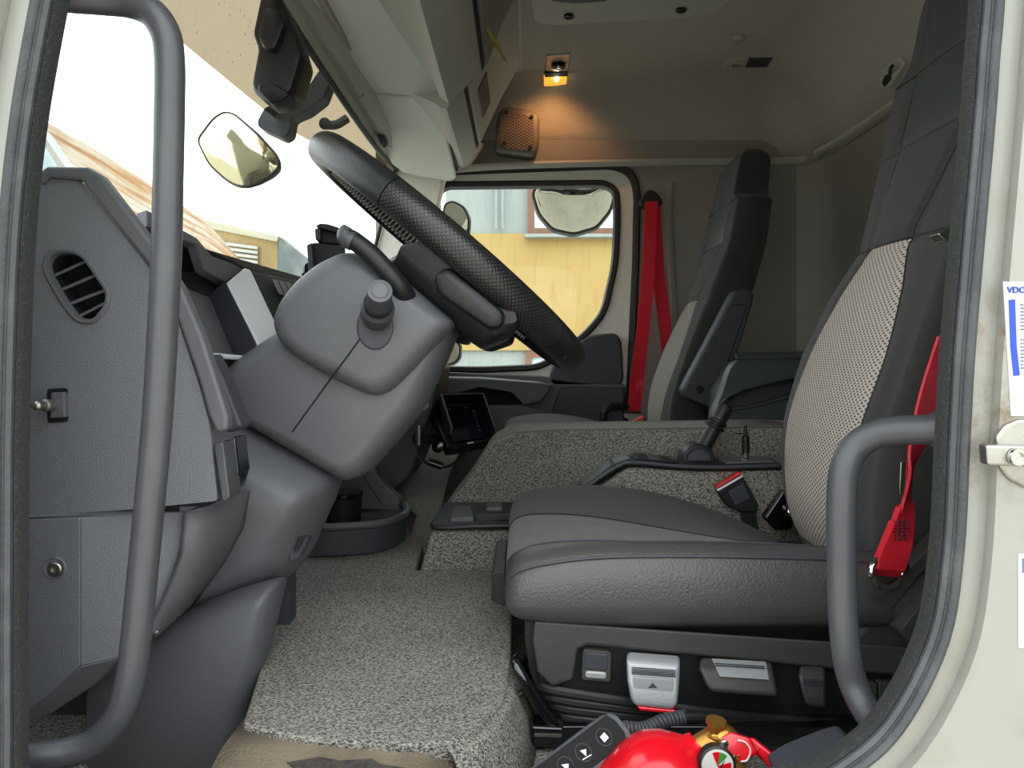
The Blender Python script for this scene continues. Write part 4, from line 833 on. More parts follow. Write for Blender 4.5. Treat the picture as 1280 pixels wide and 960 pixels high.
g1 = thing('front_grab_handle', 'tall grey tubular grab handle in front of the dash side panel', 'grab handle')
obj('tube', tube([P(60, -6, .60), P(92, -3, .605), P(128, 0, .615), P(162, 4, .62), P(190, 16, .62), P(207, 42, .62), P(212, 75, .62), P(212, 130, .62), P(210, 230, .62), P(208, 320, .62), P(203, 420, .62), P(197, 520, .62), P(188, 620, .62), P(178, 720, .62), P(170, 800, .62), P(163, 850, .62), P(150, 892, .62), P(122, 925, .62), P(86, 940, .615), P(40, 946, .605), P(10, 948, .60)], .0117, 20, 6), BAR, g1)
g2 = thing('rear_grab_handle', 'grey bent grab handle beside the near seat back at the door edge', 'grab handle')
obj('tube', tube([P(1200, 536, .575), P(1165, 537, .585), P(1128, 538, .60), P(1098, 542, .612), P(1072, 556, .62), P(1057, 582, .62), P(1052, 620, .62), P(1052, 700, .62), P(1054, 770, .62), P(1058, 815, .62), P(1066, 852, .62), P(1082, 886, .61), P(1104, 916, .60), P(1130, 946, .585)], .0115, 20, 6), BAR, g2)
for x, y, d in ((1168, 537, .582),): obj('mount_boss', lathe([(.015, -.006), (.015, .002), (.0125, .006)], P(x+6, y, d), (-1, 0, 0), 18), RUB, g2)

# ================================================================== OVERHEAD
v1 = tag(obj('sun_visor', solid([P(346, -30, 1.20), P(372, 8, 1.30), P(412, 66, 1.50), P(440, 106, 1.69), P(452, 114, 1.725), P(545, 124.5, 1.77), P(548.5, 119, 1.765), P(540, 84, 1.66), P(524, 28, 1.47), P(507, -34, 1.32)], (0, 0, .016)), VIS, bev=.006, ang=40), 'pale grey folded sun visor above the windscreen on the near side', 'sun visor', 'sun visors')
v2 = tag(obj('sun_visor', solid([P(449, 116, 1.745), P(456, 132, 1.80), P(472, 158, 1.93), P(475, 166, 1.96), P(482, 193, 2.12), P(490, 206, 2.20), P(503, 216, 2.27), P(530, 222, 2.31), P(564, 227.5, 2.34), P(570, 223, 2.33), P(563, 186, 2.10), P(555, 150, 1.91), P(549, 129, 1.805), P(543, 126, 1.79)], (0, 0, .016)), VIS, bev=.006, ang=40), 'pale grey folded sun visor next to the far corner of the windscreen', 'sun visor', 'sun visors')
vc = thing('visor_clip', 'grey plastic hinge clip between the two sun visors', 'clip')
obj('clip_body', loft([[P(x+dx, y+dy, 1.70+.0*dx) for dx, dy in ((-5, -4), (3, -8), (8, 2), (4, 10), (-2, 6))] for x, y in ((449, 114),)]+[[P(449+dx*.8, 114+dy*.8, 1.66) for dx, dy in ((-5, -4), (3, -8), (8, 2), (4, 10), (-2, 6))]]), DKPL, vc, bev=.002)
vc2 = thing('visor_clip', 'grey plastic hinge clip with a screw at the far sun visor', 'clip')
obj('clip_body', solid(PL(F2([(468, 158), (474, 157), (484, 180), (480, 186), (474, 178)], 2, 2), 1.92), (0, .03, .01)), DKPL, vc2, bev=.002)
obj('clip_screw', lathe([(.006, 0), (.006, .004), (.003, .005)], P(472, 162, 1.915), (.3, -1, -.5), 12), STEEL, vc2)

oc = thing('overhead_console', 'grey overhead storage console with lids above the windscreen', 'overhead console')
def prof(pts, d): return [W(x, d, z) for x, z in pts]
n1 = [(-.192, .606), (-.178, .578), (-.160, .566), (-.118, .606), (-.087, .648), (-.083, .668), (-.05, .76), (-.006, .845), (-.10, .86), (-.3, .86), (-.3, .66)]
n0 = [(x*.985-.004, z-.002) for x, z in n1]
obj('near_bin', loft([prof(n1, 1.02), prof(n1, 1.66), prof(n1, 1.72), prof([(x-.004, z+.006) for x, z in n1], 1.742), prof([(x-.014, z+.018) for x, z in n1], 1.75)]), HEADT, oc, ang=50)
ld = obj('bin_lid', loft([prof([(-.0845, .664), (-.074, .660), (-.040, .752), (.002, .838), (-.006, .845), (-.05, .76)], d) for d in (1.02, 1.40, 1.738)]), BACKW, oc, bev=.003)
obj('lid_gap', solid([W(-.0868, 1.02, .648), W(-.0820, 1.02, .660), W(-.0820, 1.742, .660), W(-.0868, 1.742, .648)], (.002, 0, -.001)), VOID, ld)
f1 = [(-.192, .572), (-.180, .562), (-.166, .560), (-.130, .602), (-.122, .622), (-.064, .745), (-.010, .845), (-.1, .86), (-.3, .86), (-.3, .62)]
obj('far_bin', loft([prof(f1, 1.74), prof(f1, 2.24), prof([(x-.004, z+.008) for x, z in f1], 2.30), prof([(x-.02, z+.03) for x, z in f1], 2.36)]), HEADT, oc, ang=50)
l2 = obj('bin_lid', loft([prof([(-.123, .620), (-.116, .617), (-.057, .742), (-.003, .842), (-.010, .845), (-.064, .745)], d) for d in (1.76, 2.23)]), HEADT, oc, bev=.003)
obj('lid_gap', solid([W(-.1285, 1.752, .607), W(-.1215, 1.752, .621), W(-.1215, 2.25, .621), W(-.1285, 2.25, .607)], (.001, 0, -.001)), VOID, l2)
obj('lid_pull', solid([W(-.104, 1.86, .645), W(-.104, 2.08, .645), W(-.083, 2.08, .690), W(-.083, 1.86, .690)], (.004, 0, -.002)), DKPL, l2, bev=.002)
obj('corner_cap', loft([[P(x, y, d) for x, y, d in ((576, 199, 2.32), (596, 186, 2.32), (601, 190, 2.39), (590, 207, 2.39), (574, 213, 2.39))], [P(x, y, d) for x, y, d in ((577, 190, 2.32), (600, 176, 2.32), (606, 180, 2.39), (592, 196, 2.39), (574, 202, 2.39))]]), HEADT, oc, bev=.004)
obj('front_gap', tube([P(513, -34, 1.34), P(529, 28, 1.49), P(545, 84, 1.67), P(553, 122, 1.78), P(560, 160, 1.95), P(571, 212, 2.30)], .005, 8, 4), VOID, oc)
af = thing('air_freshener', 'thin lime green and red card hanging from the overhead console lid', 'air freshener')
obj('card', solid(Q((608, 33, 1.56), (612, 38, 1.575), (624, 58, 1.60), (633, 78, 1.60), (630, 76, 1.585), (618, 57, 1.57), (609, 41, 1.555)), (.002, .004, .001)), TAGY, af)
obj('string', tube(Q((609, 22, 1.55), (608.5, 30, 1.558), (609, 36, 1.56)), .0008, 6, 2), STITCH, af)

# ceiling fittings
CE = .845
def CP(x, y, drop=0): d = (CE-drop)*FOC/(VY-y); return P(x, y, d)
hp = tag(obj('roof_hatch_panel', solid([CP(*p, .003) for p in F2([(655, -40), (667, 24), (673, 30), (700, 32), (880, 21), (898, 15), (912, 2), (930, -40)], 6, 3)], (0, 0, .012)), HEADT, bev=.003, ang=40), 'light grey roof hatch panel with two plugs in the headliner', 'roof hatch')
hp2 = thing('hatch_grip', 'dark shallow grip recess at the roof hatch front edge', 'handle')
obj('grip', solid([CP(*p, .006) for p in F2([(682, -30), (688, 2), (720, 5), (760, 2), (764, -30)], 4, 3)], (0, 0, .01)), DKPL, hp2, bev=.003)
for i, (x, y) in enumerate(((711, 20), (851, 12))):
    c = CP(x, y, .004); tag(obj('hatch_plug', lathe([(.013, .002), (.013, -.004), (.008, -.006), (.006, -.003)], c, (0, 0, 1), 18), BLK), ('small black plug at the front of the roof hatch', 'small black plug at the rear of the roof hatch')[i], 'plug', 'roof hatch plugs')
cpnl = thing('roof_side_panel', 'narrow grey roof panel with round caps beside the overhead console', 'roof panel')
obj('panel_face', solid([CP(*p, .002) for p in F2([(612, -40), (650, -40), (653, 60), (652, 100), (644, 108), (612, 116), (606, 90)], 5, 3)], (0, 0, .01)), HEADT, cpnl, bev=.003)
for x, y in ((632, 99), (637, 40)):
    obj('round_cap', lathe([(.026, .004), (.026, -.003), (.022, -.006), (.004, -.006)], CP(x, y, .003), (0, 0, 1), 24), HEADT, cpnl)
rc = tag(obj('headliner_cap', lathe([(.014, .003), (.014, -.004), (.010, -.006)], CP(923, 47, .002), (0, 0, 1), 20), HEADT), 'small round grey cap in the headliner above the unlit lamp', 'cap')
lm = thing('ceiling_lamp', 'lit amber ceiling lamp with a swivel spot in the headliner', 'lamp')
LITL = mat('lit_lamp_lens', (240, 140, 44), .3, emit=1.1); BULB = mat('lamp_bulb', (255, 240, 200), .3, emit=12)
obj('lamp_housing', solid([CP(*p, .004) for p in ((683, 70), (713, 68), (710, 92), (707, 96), (683, 96), (681, 92))], (0, 0, .012)), STEEL, lm, bev=.002)
obj('spot_socket', lathe([(.021, 0), (.021, -.006), (.016, -.008), (.012, -.002)], CP(698, 82, .006), (0, -.1, 1), 20), GLOSS, lm)
obj('spot_lens', lathe([(.013, 0), (.011, -.010), (.004, -.014)], CP(698, 82, .008), (0, -.1, 1), 18), CHR, lm)
la = [P(680, 95, 2.29), P(709, 94, 2.29), P(708, 107, 2.335), P(680, 108, 2.335)]
obj('lamp_lens', solid(la, (0, .012, .012)), LITL, lm, bev=.002)
obj('lamp_band', solid([P(681, 91, 2.27), P(710, 90, 2.27), P(709, 96, 2.285), P(681, 97, 2.285)], (0, .006, .01)), DKPL, lm, bev=.002)
obj('lamp_bulb', lathe([(.003, 0), (.007, .004), (.007, .010), (.003, .013)], P(693, 99, 2.29), (1, 0, 0), 12), BULB, lm)
pl_ = bpy.data.lights.new('ceiling_lamp_light', 'SPOT'); pl_.energy = 1.0; pl_.color = (1, .46, .17); pl_.shadow_soft_size = .02; pl_.spot_size = R(125); pl_.spot_blend = .7
po = bpy.data.objects.new('ceiling_lamp_light', pl_); COL.objects.link(po); po.location = P(693, 104, 2.26)-V((0, 0, .012)); po.rotation_euler = V((-.05, .75, -.95)).to_track_quat('-Z', 'Y').to_euler()
l3 = thing('ceiling_lamp', 'unlit grey ceiling lamp flush in the headliner above the far seat', 'lamp')
obj('lamp_housing', solid([CP(*p, .003) for p in ((907, 74), (971, 71), (962, 86), (902, 88))], (0, 0, .01)), HEADT, l3, bev=.003)
obj('lamp_lens', solid([CP(*p, .006) for p in ((936, 74), (966, 73), (959, 84), (932, 85))], (0, 0, .01)), DKPL, l3, bev=.002)
obj('switch', solid([CP(*p, .006) for p in ((915, 82), (926, 82), (925, 85), (914, 85))], (0, 0, .01)), STEEL, l3)
spk = thing('speaker', 'rounded speaker with a perforated grille above the passenger window', 'speaker')
SPX = F2([(628, 134), (652, 136), (673, 142), (675, 150), (674, 180), (669, 196), (618, 190), (621, 150)], 7, 3)
obj('speaker_case', dome(SPX, 2.37, [(2.355, .010), (2.357, .006), (2.365, .001), (2.42, 0)]), SPKC, spk)
SPI = F2([(630, 141), (650, 142), (667, 147), (668, 184), (664, 189), (625, 184), (626, 146)], 5, 3)
SPKM = mat('perforated_grille', (112, 102, 92), .7); dots(SPKM, 2*math.pi/.016, 2*math.pi/.0095, (116, 106, 96), (58, 54, 50), ('X', 'Z'), .3, .55)
gr = obj('grille', solid(PL(SPI, 2.3535), (0, .004, 0)), SPKM, spk)
for x, y in ((633, 141), (665, 146), (631, 179), (663, 184)): obj('screw', lathe([(.006, 0), (.006, .004), (.004, .005)], P(x, y, 2.3525), (0, -1, 0), 12), BLK, gr)
ck = thing('coat_hook', 'grey coat hook in a moulded recess of the rear headliner', 'hook')
def HX(x, y, X): return P(x, y, X*FOC/(x-VX))
obj('hook_plate', solid([HX(x, y, .885) for x, y in F2([(1097, 104), (1108, 68), (1120, 64), (1132, 78), (1108, 112)], 4, 3)], (.03, 0, 0)), HEADT, ck, bev=.004)
obj('hook_recess', solid([HX(x, y, .884) for x, y in F2([(1102, 104), (1106, 94), (1113, 92), (1114, 99), (1106, 109)], 2, 3)], (.004, 0, 0)), BLK, ck)
obj('hook_pin', tube([HX(1112, 94, .884), HX(1113, 86, .87), HX(1116, 82, .875)], .004, 8, 3), BLK, ck)
dc = thing('windscreen_sensor', 'black camera housing at the top of the windscreen', 'camera')
obj('sensor_box', dome(F2([(331, -4), (323, 28), (319, 44), (325, 64), (319, 103), (318, 116), (336, 133), (353, 130), (367, 123), (371, 116), (384, 75), (376, 47), (352, -4)], 5, 3), 1.14, [(1.122, .012), (1.124, .006), (1.13, .002), (1.14, 0), (1.19, .004)]), BLK, dc)
obj('sensor_cap', dome(F2([(331, 9), (325, 31), (323, 47), (330, 62), (344, 66), (352, 50), (358, 31), (352, 10)], 5, 3), 1.115, [(1.108, .008), (1.110, .003), (1.116, 0), (1.14, 0)]), BLK, dc)
obj('sensor_nose', solid(Q((322, 104, 1.112), (334, 100, 1.112), (356, 112, 1.112), (362, 118, 1.112), (350, 126, 1.112), (337, 129, 1.112), (322, 114, 1.112)), (0, .03, 0)), BLK, dc, bev=.004)
obj('sensor_window', solid(PL([(328, 117), (343, 115), (351, 122), (338, 126)], 1.110), (0, .01, 0)), VOID, dc)

# ================================================================== DOOR EDGE
lt = thing('door_striker', 'worn steel door striker bolted to the white door post', 'striker')
obj('striker_plate', solid(PL(F2([(1246, 546), (1256, 532), (1274, 524), (1330, 524), (1330, 612), (1284, 611), (1262, 600), (1250, 584)], 5, 3), .522), (0, .006, 0)), STEEL, lt, bev=.002)
obj('striker_bar', solid(PL([(1233, 556), (1330, 558), (1330, 585), (1235, 582)], .513), (0, .010, 0)), STEEL, lt, bev=.002)
obj('striker_bolt', lathe([(.0062, 0), (.0062, .002), (.0056, .0035), (.0034, .0035), (.003, .0015)], P(1270, 571, .5125), (0, -1, 0), 22), CHR, lt)
s1 = thing('maintenance_sticker', 'white sticker with a blue bar and small print on the white door post', 'sticker')
obj('paper', solid(PL([(1254, 352), (1330, 352), (1330, 520), (1264, 520)], .5244), (0, .0006, 0)), PAPER, s1)
obj('blue_bar', solid(PL([(1261, 375), (1269, 374), (1271, 432), (1275, 469), (1267, 470), (1263, 434)], .5241), (0, .0004, 0)), BLUE, s1)
text('lettering', 'VDO', P(1259, 366, .5238), .0060, BLUE, s1)
bm = bmesh.new(); rr = random.Random(3)
for k in range(19):
    x = 1276
    y = 380+k*4.4
    if k in (8, 9): continue
    while x < 1320:
        w = rr.uniform(2, 6); solid(PL([(x, y), (x+w, y), (x+w, y+1.7), (x, y+1.7)], .5240), (0, .0003, 0), bm); x += w+1.2
o = obj('small_print', bm, INK, s1); o['kind'] = 'stuff'
s3 = thing('lower_sticker', 'pale narrow label low on the white door post', 'sticker')
obj('paper', solid(PL(F2([(1273, 692), (1330, 692), (1330, 812), (1273, 810)], 3, 3), .5244), (0, .0006, 0)), PAPER, s3)
obj('print_patch', solid(PL([(1278, 698), (1330, 698), (1330, 718), (1278, 716)], .5241), (0, .0004, 0)), INK, s3)

# ================================================================== FLOOR THINGS BY THE SEAT
rm = thing('suspension_remote', 'grey handheld remote with a black keypad and coiled cable by the seat', 'remote control')
A, B = P(672, 990, .66), P(772, 914, .70); ax = (B-A).normalized(); up = (V((-.61, 0, .79))*.62+V((0, -.80, 0))); up = (up-ax*up.dot(ax)).normalized(); sd = ax.cross(up).normalized()
def rp(a, b, c): return A+(B-A)*a+sd*b+up*c
obj('remote_body', loft([[rp(t, b*w, c) for b, c in F2([(-.018, .006), (.018, .006), (.022, -.006), (.018, -.020), (-.018, -.020), (-.022, -.006)], .006, 3)] for t, w in ((0, .95), (.7, 1), (.95, .98), (1.04, .85), (1.07, .6))]), PLAS, rm)
kp = obj('keypad', solid([rp(t, b, .0062) for t, b in F2([(.0, -.015), (.98, -.015), (1.02, -.006), (1.02, .006), (.98, .013), (.0, .013)], .004, 2)], up*.0015), VOID, rm)
for t in (.34, .56, .82):
    cc = [rp(t+.075*math.cos(q), .008*math.sin(q)-.001, .0078) for q in [k*math.pi/10 for k in range(20)]]
    obj('key_ring', tube(cc+cc[:1], .0005, 6, 0), DKPL, kp)
def sym(t, pts): obj('key_symbol', solid([rp(t+a, b-.001, .0078) for a, b in pts], up*.0004), WHT, kp)
sym(.34, [(-.03, -.003), (.035, 0), (-.01, .005)]); sym(.56, [(-.02, -.003), (.04, -.001), (0, .004)]); sym(.56, [(-.05, .004), (.05, .005), (.05, .0058), (-.05, .0048)]); sym(.82, [(-.035, -.002), (.03, -.003), (.035, .003), (-.03, .004)])
cable = [B+ax*.006, P(805, 911, .705), P(830, 901, .712), P(856, 896, .72)]
cp = spline(cable, 24); hel = []; bm = None
n = len(cp); pts = []
for i in range(n*6):
    f = i/(n*6-1)*(n-1); k = min(int(f), n-2); p = cp[k].lerp(cp[k+1], f-k); t = (cp[k+1]-cp[k]).normalized(); a_ = t.cross(V((0, 1, 0))).normalized(); b_ = t.cross(a_)
    q = i/(n*6-1)*2*math.pi*17; pts.append(p+a_*.0048*math.cos(q)+b_*.0048*math.sin(q))
obj('cable_coil', tube(pts, .0019, 7, 0), DKPL, rm)
obj('cable', tube([P(855, 896, .72), P(880, 897, .725), P(900, 904, .73), P(930, 925, .735), P(970, 938, .74), P(1020, 945, .745)], .0045, 10, 6), BLK, rm)
fe = thing('fire_extinguisher', 'red fire extinguisher with a brass valve and red levers lying by the seat', 'fire extinguisher')
a = P(752, 1068, .655); b = P(862, 944, .665); ax2 = (b-a).normalized(); Lb = (b-a).length
obj('cylinder', lathe([(.020, -.03), (.046, -.028), (.048, .0), (.048, Lb*.66), (.046, Lb*.78), (.041, Lb*.88), (.032, Lb*.97), (.022, Lb*1.03), (.015, Lb*1.07), (.012, Lb*1.12)], a, ax2, 36), REDP, fe)
nk = a+ax2*(Lb*1.10)
nkp = P(884, 928, .66)
vb_ = obj('valve_body', tube([nk-ax2*.008, P(872, 938, .665), P(890, 926, .664), P(905, 920, .664), P(912, 930, .66), P(918, 948, .655), P(922, 975, .65)], lambda t: .0125-.004*t, 12, 4), BRASS, fe)
obj('valve_nut', lathe([(.010, 0), (.010, .010), (.007, .012), (.007, .018), (.009, .019), (.009, .022)], P(892, 930, .664), (.08, -.1, 1), 8), BRASS, vb_)
obj('valve_collar', lathe([(.013, -.004), (.015, 0), (.015, .008), (.012, .011)], nk-ax2*.012, ax2, 20), BRASS, vb_)
gd = obj('gauge', lathe([(.0150, 0), (.0155, .003), (.0155, .010), (.0138, .011), (.0136, .009)], P(893, 951, .648), (0, -1, .12), 26), BLK, fe)
c0 = P(893, 951, .648)+V((0, -.0098, .001))
def disc(r, a0, a1, y, n=14, r0=0): return [c0+V((r*math.cos(R(a0+(a1-a0)*k/n)), -y, r*math.sin(R(a0+(a1-a0)*k/n)))) for k in range(n+1)]+([c0+V((0, -y, 0))] if not r0 else [])
obj('dial', solid(disc(.0134, 0, 350, 0, 24, 1), (0, .001, 0)), DIAL, gd)
obj('dial_red', solid(disc(.0115, -60, 15, .0005), (0, .0004, 0)), REDP, gd); obj('dial_green', solid(disc(.0115, 45, 78, .0005), (0, .0004, 0)), GRN, gd); obj('dial_red', solid(disc(.0115, 80, 112, .0005), (0, .0004, 0)), REDP, gd)
obj('dial_needle', solid([c0+V(p) for p in ((-.002, -.001, -.009), (.0003, -.001, -.010), (.006, -.001, .006))], (0, .0004, 0)), BLK, gd)
obj('squeeze_lever', loft([[P(x, y, d) for x, y, d in r] for r in (((896, 922, .655), (912, 914, .655), (912, 914, .685), (896, 922, .685)), ((904, 937, .65), (938, 922, .65), (938, 922, .682), (904, 937, .682)), ((925, 956, .645), (948, 942, .645), (948, 942, .675), (925, 956, .675)), ((940, 975, .645), (970, 965, .645), (970, 965, .67), (940, 975, .67)))][0:3]), REDP, fe, bev=.003)
obj('carry_lever', loft([[P(x, y, d) for x, y, d in r] for r in (((930, 926, .665), (940, 920, .665), (940, 920, .69), (930, 926, .69)), ((950, 948, .655), (960, 936, .655), (960, 936, .68), (950, 948, .68)), ((985, 985, .645), (996, 968, .645), (996, 968, .67), (985, 985, .67)))]), REDP, fe, bev=.003)
for x, y in ((905, 929), (924, 946)): obj('rivet', lathe([(.0035, 0), (.0035, .002), (.002, .003)], P(x, y, .6495), (0, -1, 0), 12), CHR, fe)
obj('seal_wire', tube([P(922, 925, .648), P(932, 928, .647), P(938, 938, .646), P(934, 950, .645), P(926, 952, .646)], .0007, 6, 5), WHT, fe)
obj('safety_pin', tube([P(908, 958, .645), P(914, 950, .644), P(918, 944, .645), P(922, 952, .646)], .0012, 6, 5), BRASS, fe)
hs = tag(obj('black_hose', tube([P(626, 962, .745), P(638, 950, .765), P(652, 937, .785), P(666, 928, .80)], .006, 10, 6), BLK), 'short black rod lying on the carpet at the front end of the seat rail', 'rod')

# ================================================================== OUTSIDE
kb = thing('kerb_mirror', 'wide bowl-shaped kerb mirror hanging above the passenger window', 'mirror')
KM = F2([(665, 244), (672, 236), (700, 237), (740, 237), (764, 234), (768, 240), (764, 262), (748, 280), (720, 287), (692, 282), (674, 266)], 6, 3)
kk = [((x-VX)*2.70/FOC, (VY-y)*2.70/FOC) for x, y in KM]
kz = sum(z for x, z in kk)/len(kk)
obj('mirror_shell', loft([[V((x, d-(z-kz)*1.15, z+CZ)) for x, z in shrink2(kk, a_)] for d, a_ in ((2.695, .002), (2.69, -.004), (2.72, -.008), (2.77, .02), (2.79, .05))]), BLK, kb)
obj('mirror_face', loft([[V((x, d-(z-kz)*1.15, z+CZ)) for x, z in shrink2(kk, a_)] for d, a_ in [(2.694-.028*math.sin(q*.2*math.pi/2), .003+.075*(1-math.cos(q*.2*math.pi/2))) for q in range(6)]]), MIRR, kb, ang=70)
obj('mirror_mount', solid(PL(F2([(700, 222), (730, 222), (727, 234), (722, 242), (710, 242), (704, 234)], 3, 3), 2.70), (0, .05, 0)), BLK, kb, bev=.006)
obj('mirror_stay', box(P(715, 228, 2.60), (.07, .24, .02)), BLK, kb, bev=.004)
for nm, lb, pts in (('side_mirror', 'upper tall rear-view mirror outside the passenger window, half behind the steering wheel', [(556, 256), (566, 252), (580, 260), (586, 274), (585, 300), (560, 306), (552, 300)]), ('wide_angle_mirror', 'lower rear-view mirror outside the passenger window, under the steering wheel', [(552, 428), (570, 426), (575, 432), (574, 448), (566, 455), (550, 456)])):
    m_ = thing(nm, lb, 'mirror', 'mirrors outside the passenger door'); pp = [((x-VX)*2.85/FOC, (VY-y)*2.85/FOC) for x, y in F2(pts, 5, 3)]
    obj('mirror_case', loft([[V((x, d, z+CZ)) for x, z in shrink2(pp, a_)] for d, a_ in ((2.846, .001), (2.842, -.004), (2.86, -.009), (2.90, .004))]), BLK, m_)
    q = [V((x, 2.843, z+CZ)) for x, z in inset2(pp, .003)]; obj('mirror_glass', solid([p+V((0, -(p.x-q[0].x)*.05, 0)) for p in q], (0, .003, 0)), MIRR, m_)
    obj('mirror_arm', tube([W(pp[0][0]-.03, 2.88, pp[0][1]+.02), W(-.44, 2.70, pp[0][1]+.02), W(-.46, 2.52, pp[0][1]+.01)], .012, 8, 4), BLK, m_)
fm = thing('front_mirror', 'amber tinted front mirror hanging outside the windscreen', 'mirror')
FM = F2([(247, 176), (268, 148), (282, 140), (294, 143), (322, 168), (346, 194), (351, 207), (340, 220), (316, 233), (300, 234), (284, 226), (262, 206)], 8, 3)
fk = [((x-VX)*1.55/FOC, (VY-y)*1.55/FOC) for x, y in FM]
obj('mirror_shell', loft([[V((x, d, z+CZ)) for x, z in shrink2(fk, a_)] for d, a_ in ((1.545, .002), (1.542, .0), (1.552, -.003), (1.60, .012), (1.62, .04))]), DKPL, fm)
obj('mirror_face', loft([[V((x, d, z+CZ)) for x, z in shrink2(fk, a_)] for d, a_ in ((1.544, .002), (1.541, .010), (1.536, .026), (1.534, .044))]), AMIR, fm, ang=70)
obj('mirror_arm', solid(PL(F2([(322, 150), (331, 134), (362, 125), (384, 110), (400, 86), (412, 100), (404, 122), (383, 138), (364, 146), (361, 166), (352, 172), (322, 158)], 4, 3), 1.58), (0, .05, 0)), DKPL, fm, bev=.004)
ev = thing('outside_sun_visor', 'smoked amber plastic sun visor outside the windscreen top', 'sun visor')
low = [(150, -12, .93), (196, 20, 1.02), (228, 53, 1.12), (270, 88, 1.26), (320, 129, 1.46), (366, 164, 1.70), (404, 184, 1.93), (440, 200, 2.16), (478, 214, 2.42)]
rows = []
for q in (0, .25, .5, .75, 1.0):
    r = []
    for x, y, d in low:
        p = P(x, y, d); z0 = p.z-CZ; z = z0+(.80-z0)*q; r.append(W(p.x+.03*q+.035*math.sin(q*math.pi)-.0, d, z))
    rows.append(r)
obj('visor_sheet', loft([spline(r, 4) for r in rows], False, closed=False), AMB, ev, ang=70)
obj('visor_bracket', tube([P(405, 156, 1.86), P(420, 156, 1.87), P(434, 148, 1.88)], .011, 10, 4), DKPL, ev)
obj('bracket_bolt', lathe([(.014, 0), (.014, .008), (.008, .012)], P(406, 155, 1.85), (.3, -1, -.1), 14), DKPL, ev)

# yellow house across the yard
hs_ = thing('yellow_house', 'yellow and grey rendered house with brown windows outside the passenger door', 'house')
D = 6.0
def wb(x0, y0, x1, y1, m, nm, d0=D, th=.3): return obj(nm, solid(PL([(x0, y0), (x1, y0), (x1, y1), (x0, y1)], d0), (0, th, 0)), m, hs_)
wb(557, 60, 1500, 292, CONC, 'upper_wall'); wb(557, 292, 1500, 438, YEL, 'yellow_band', D-.03); wb(557, 438, 1500, 760, CONC, 'lower_wall')
def win(x0, y0, x1, y1, nm='window'):
    f = obj(nm, bmesh_frame(x0, y0, x1, y1), BRN, hs_); obj('pane', solid(PL([(x0+6, y0+6), (x1-6, y0+6), (x1-6, y1-6), (x0+6, y1-6)], D-.035), (0, .02, 0)), SKYG, f); return f
def bmesh_frame(x0, y0, x1, y1):
    return plate_hole(PL([(x0, y0), (x1, y0), (x1, y1), (x0, y1)], D-.06), PL([(x0+8, y0+8), (x1-8, y0+8), (x1-8, y1-9), (x0+8, y1-9)], D-.06), D-.06, .05)
for a_ in ((660, 150, 790, 294), (657, 439, 790, 560)): win(*a_)
obj('window_sill', solid(PL([(656, 292), (794, 292), (794, 296), (656, 296)], D-.12), (0, .1, 0)), CONC, hs_)
for x in (620, 628): obj('downpipe', tube([P(x, 70, D-.05), P(x, 286, D-.05)], .012, 8, 0), CONC, hs_)
# rusty barn and low ochre building beyond the windscreen
brn = thing('barn', 'weathered barn with a long rusty corrugated roof seen through the windscreen', 'barn')
ridge = [P(34, 140, 6.0), P(64, 156, 7.0), P(120, 188, 9.0), P(190, 232, 11.5), P(236, 262, 14.0), P(262, 282, 16.0), P(296, 322, 18.0)]
eave = [P(-60, 330, 4.5), P(-10, 360, 5.2), P(80, 390, 6.5), P(150, 400, 8.5), P(230, 400, 10.5), P(270, 396, 12.5), P(318, 392, 15.0)]
nR = 64; rd = spline(ridge, 12)[:nR+9]; evs = spline(eave, 12)[:nR+9]
bm = bmesh.new(); uvl = bm.loops.layers.uv.new('UVMap'); g = []; NJ = 44
for i, (a_, b_) in enumerate(zip(rd, evs)):
    col = []
    for j in range(NJ+1):
        t = j/NJ; p = a_.lerp(b_, t)+V((.0, -.07, .35))*(.72*math.sin(t*math.pi)); p = p+V((.5, -.5, .7))*(.03 if j % 2 else -.03)*min(1, j/2); col.append(bm.verts.new(p))
    g.append(col)
for i in range(len(g)-1):
    for j in range(NJ):
        f = bm.faces.new((g[i][j], g[i+1][j], g[i+1][j+1], g[i][j+1]))
        for l, (p, q) in zip(f.loops, ((i, j), (i+1, j), (i+1, j+1), (i, j+1))): l[uvl].uv = (p/70, q/NJ)
bmesh.ops.recalc_face_normals(bm, faces=bm.faces)
obj('corrugated_roof', bm, RUST, brn, solidify=.03, ang=80)
obj('gable_wall', solid([P(34, 146, 6.05), P(52, 164, 6.2), P(76, 200, 6.0), P(90, 380, 5.6), P(-60, 380, 5.0), P(-60, 240, 5.0)], (.0, .15, 0)), SIDING, brn)
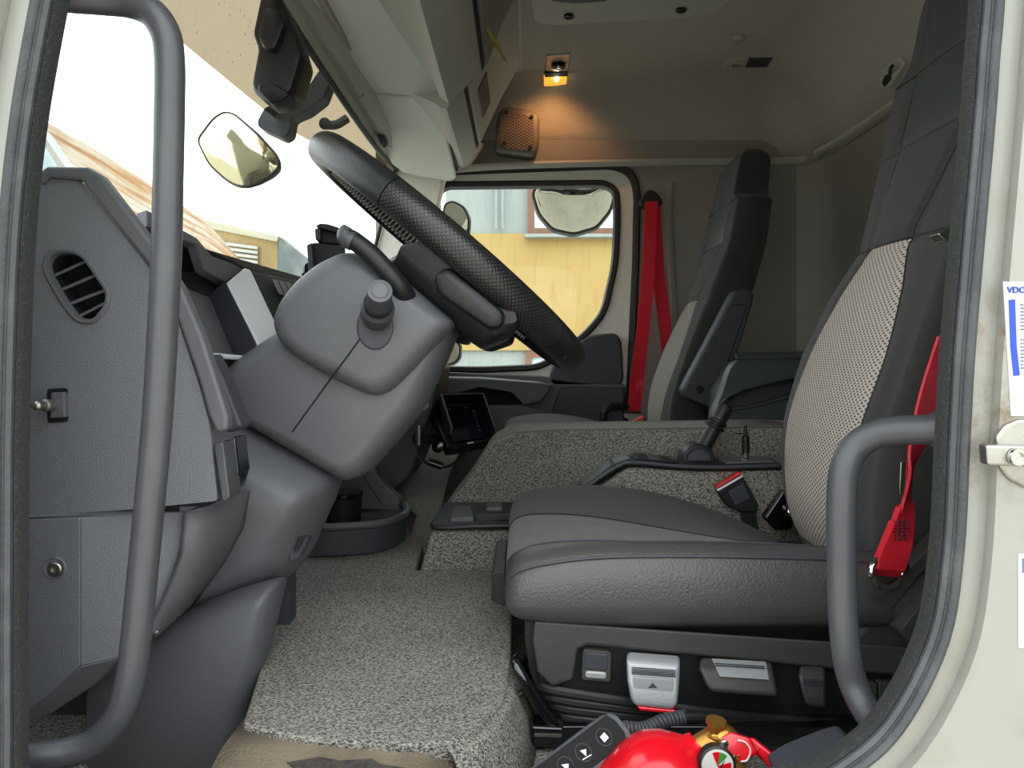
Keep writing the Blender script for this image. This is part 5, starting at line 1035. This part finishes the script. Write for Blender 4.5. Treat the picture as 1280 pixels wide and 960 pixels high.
obj('verge_board', solid([P(34, 148, 5.9), P(42, 150, 5.9), P(84, 212, 5.7), P(76, 214, 5.7)], (0, .06, 0)), WHITE, brn)
lh = thing('low_building', 'low ochre building with a cream fascia and pale shutters beyond the windscreen', 'building')
D2 = 17.0
obj('fascia', solid(Q((240, 271, 21), (348, 295, 17), (346, 302, 17), (240, 281, 21)), (0, .6, 0)), CREAM, lh)
obj('gable_end', solid(Q((348, 295, 17.01), (386, 326, 18), (392, 380, 18), (346, 380, 17)), (0, .5, 0)), DROOF, lh)
obj('wall', solid(Q((240, 280, 21.2), (347, 301, 17.2), (347, 400, 17.2), (240, 400, 21.2)), (0, .3, 0)), OCH, lh)
for k in range(5):
    obj('shutter_slat', solid(Q((268, 301+k*6, 19.6), (322, 308+k*6, 17.8), (322, 311.5+k*6, 17.8), (268, 304.5+k*6, 19.6)), (0, .06, 0)), SHUT, lh)
# ------------------------------------------------------------------ put every origin where its thing stands
bpy.context.view_layer.update()
def kids(o): return [c for c in bpy.data.objects if c.parent == o]
CH = {}
for o in bpy.data.objects:
    if o.parent: CH.setdefault(o.parent.name, []).append(o)
def pts_of(o):
    r = [v.co.copy() for v in o.data.vertices] if o.type == 'MESH' else []
    for c in CH.get(o.name, []): r += pts_of(c)
    return r
def place(o, origin):
    """geometry is in world coordinates: give o its own origin and its children theirs"""
    if o.type == 'MESH' and o.data.vertices:
        vs = [v.co for v in o.data.vertices]; lo = V([min(v[i] for v in vs) for i in range(3)]); hi = V([max(v[i] for v in vs) for i in range(3)])
        c = (lo+hi)/2
        if not o.parent: c.z = lo.z
        o.data.transform(Matrix.Translation(-c))
    else:
        vs = pts_of(o)
        if not vs: return
        lo = V([min(v[i] for v in vs) for i in range(3)]); hi = V([max(v[i] for v in vs) for i in range(3)]); c = (lo+hi)/2; c.z = lo.z
    o.location = c-origin
    for k in CH.get(o.name, []): place(k, c)
for o in [o for o in bpy.data.objects if not o.parent and o.type in ('MESH', 'EMPTY')]: place(o, V((0, 0, 0)))
bpy.context.view_layer.update()
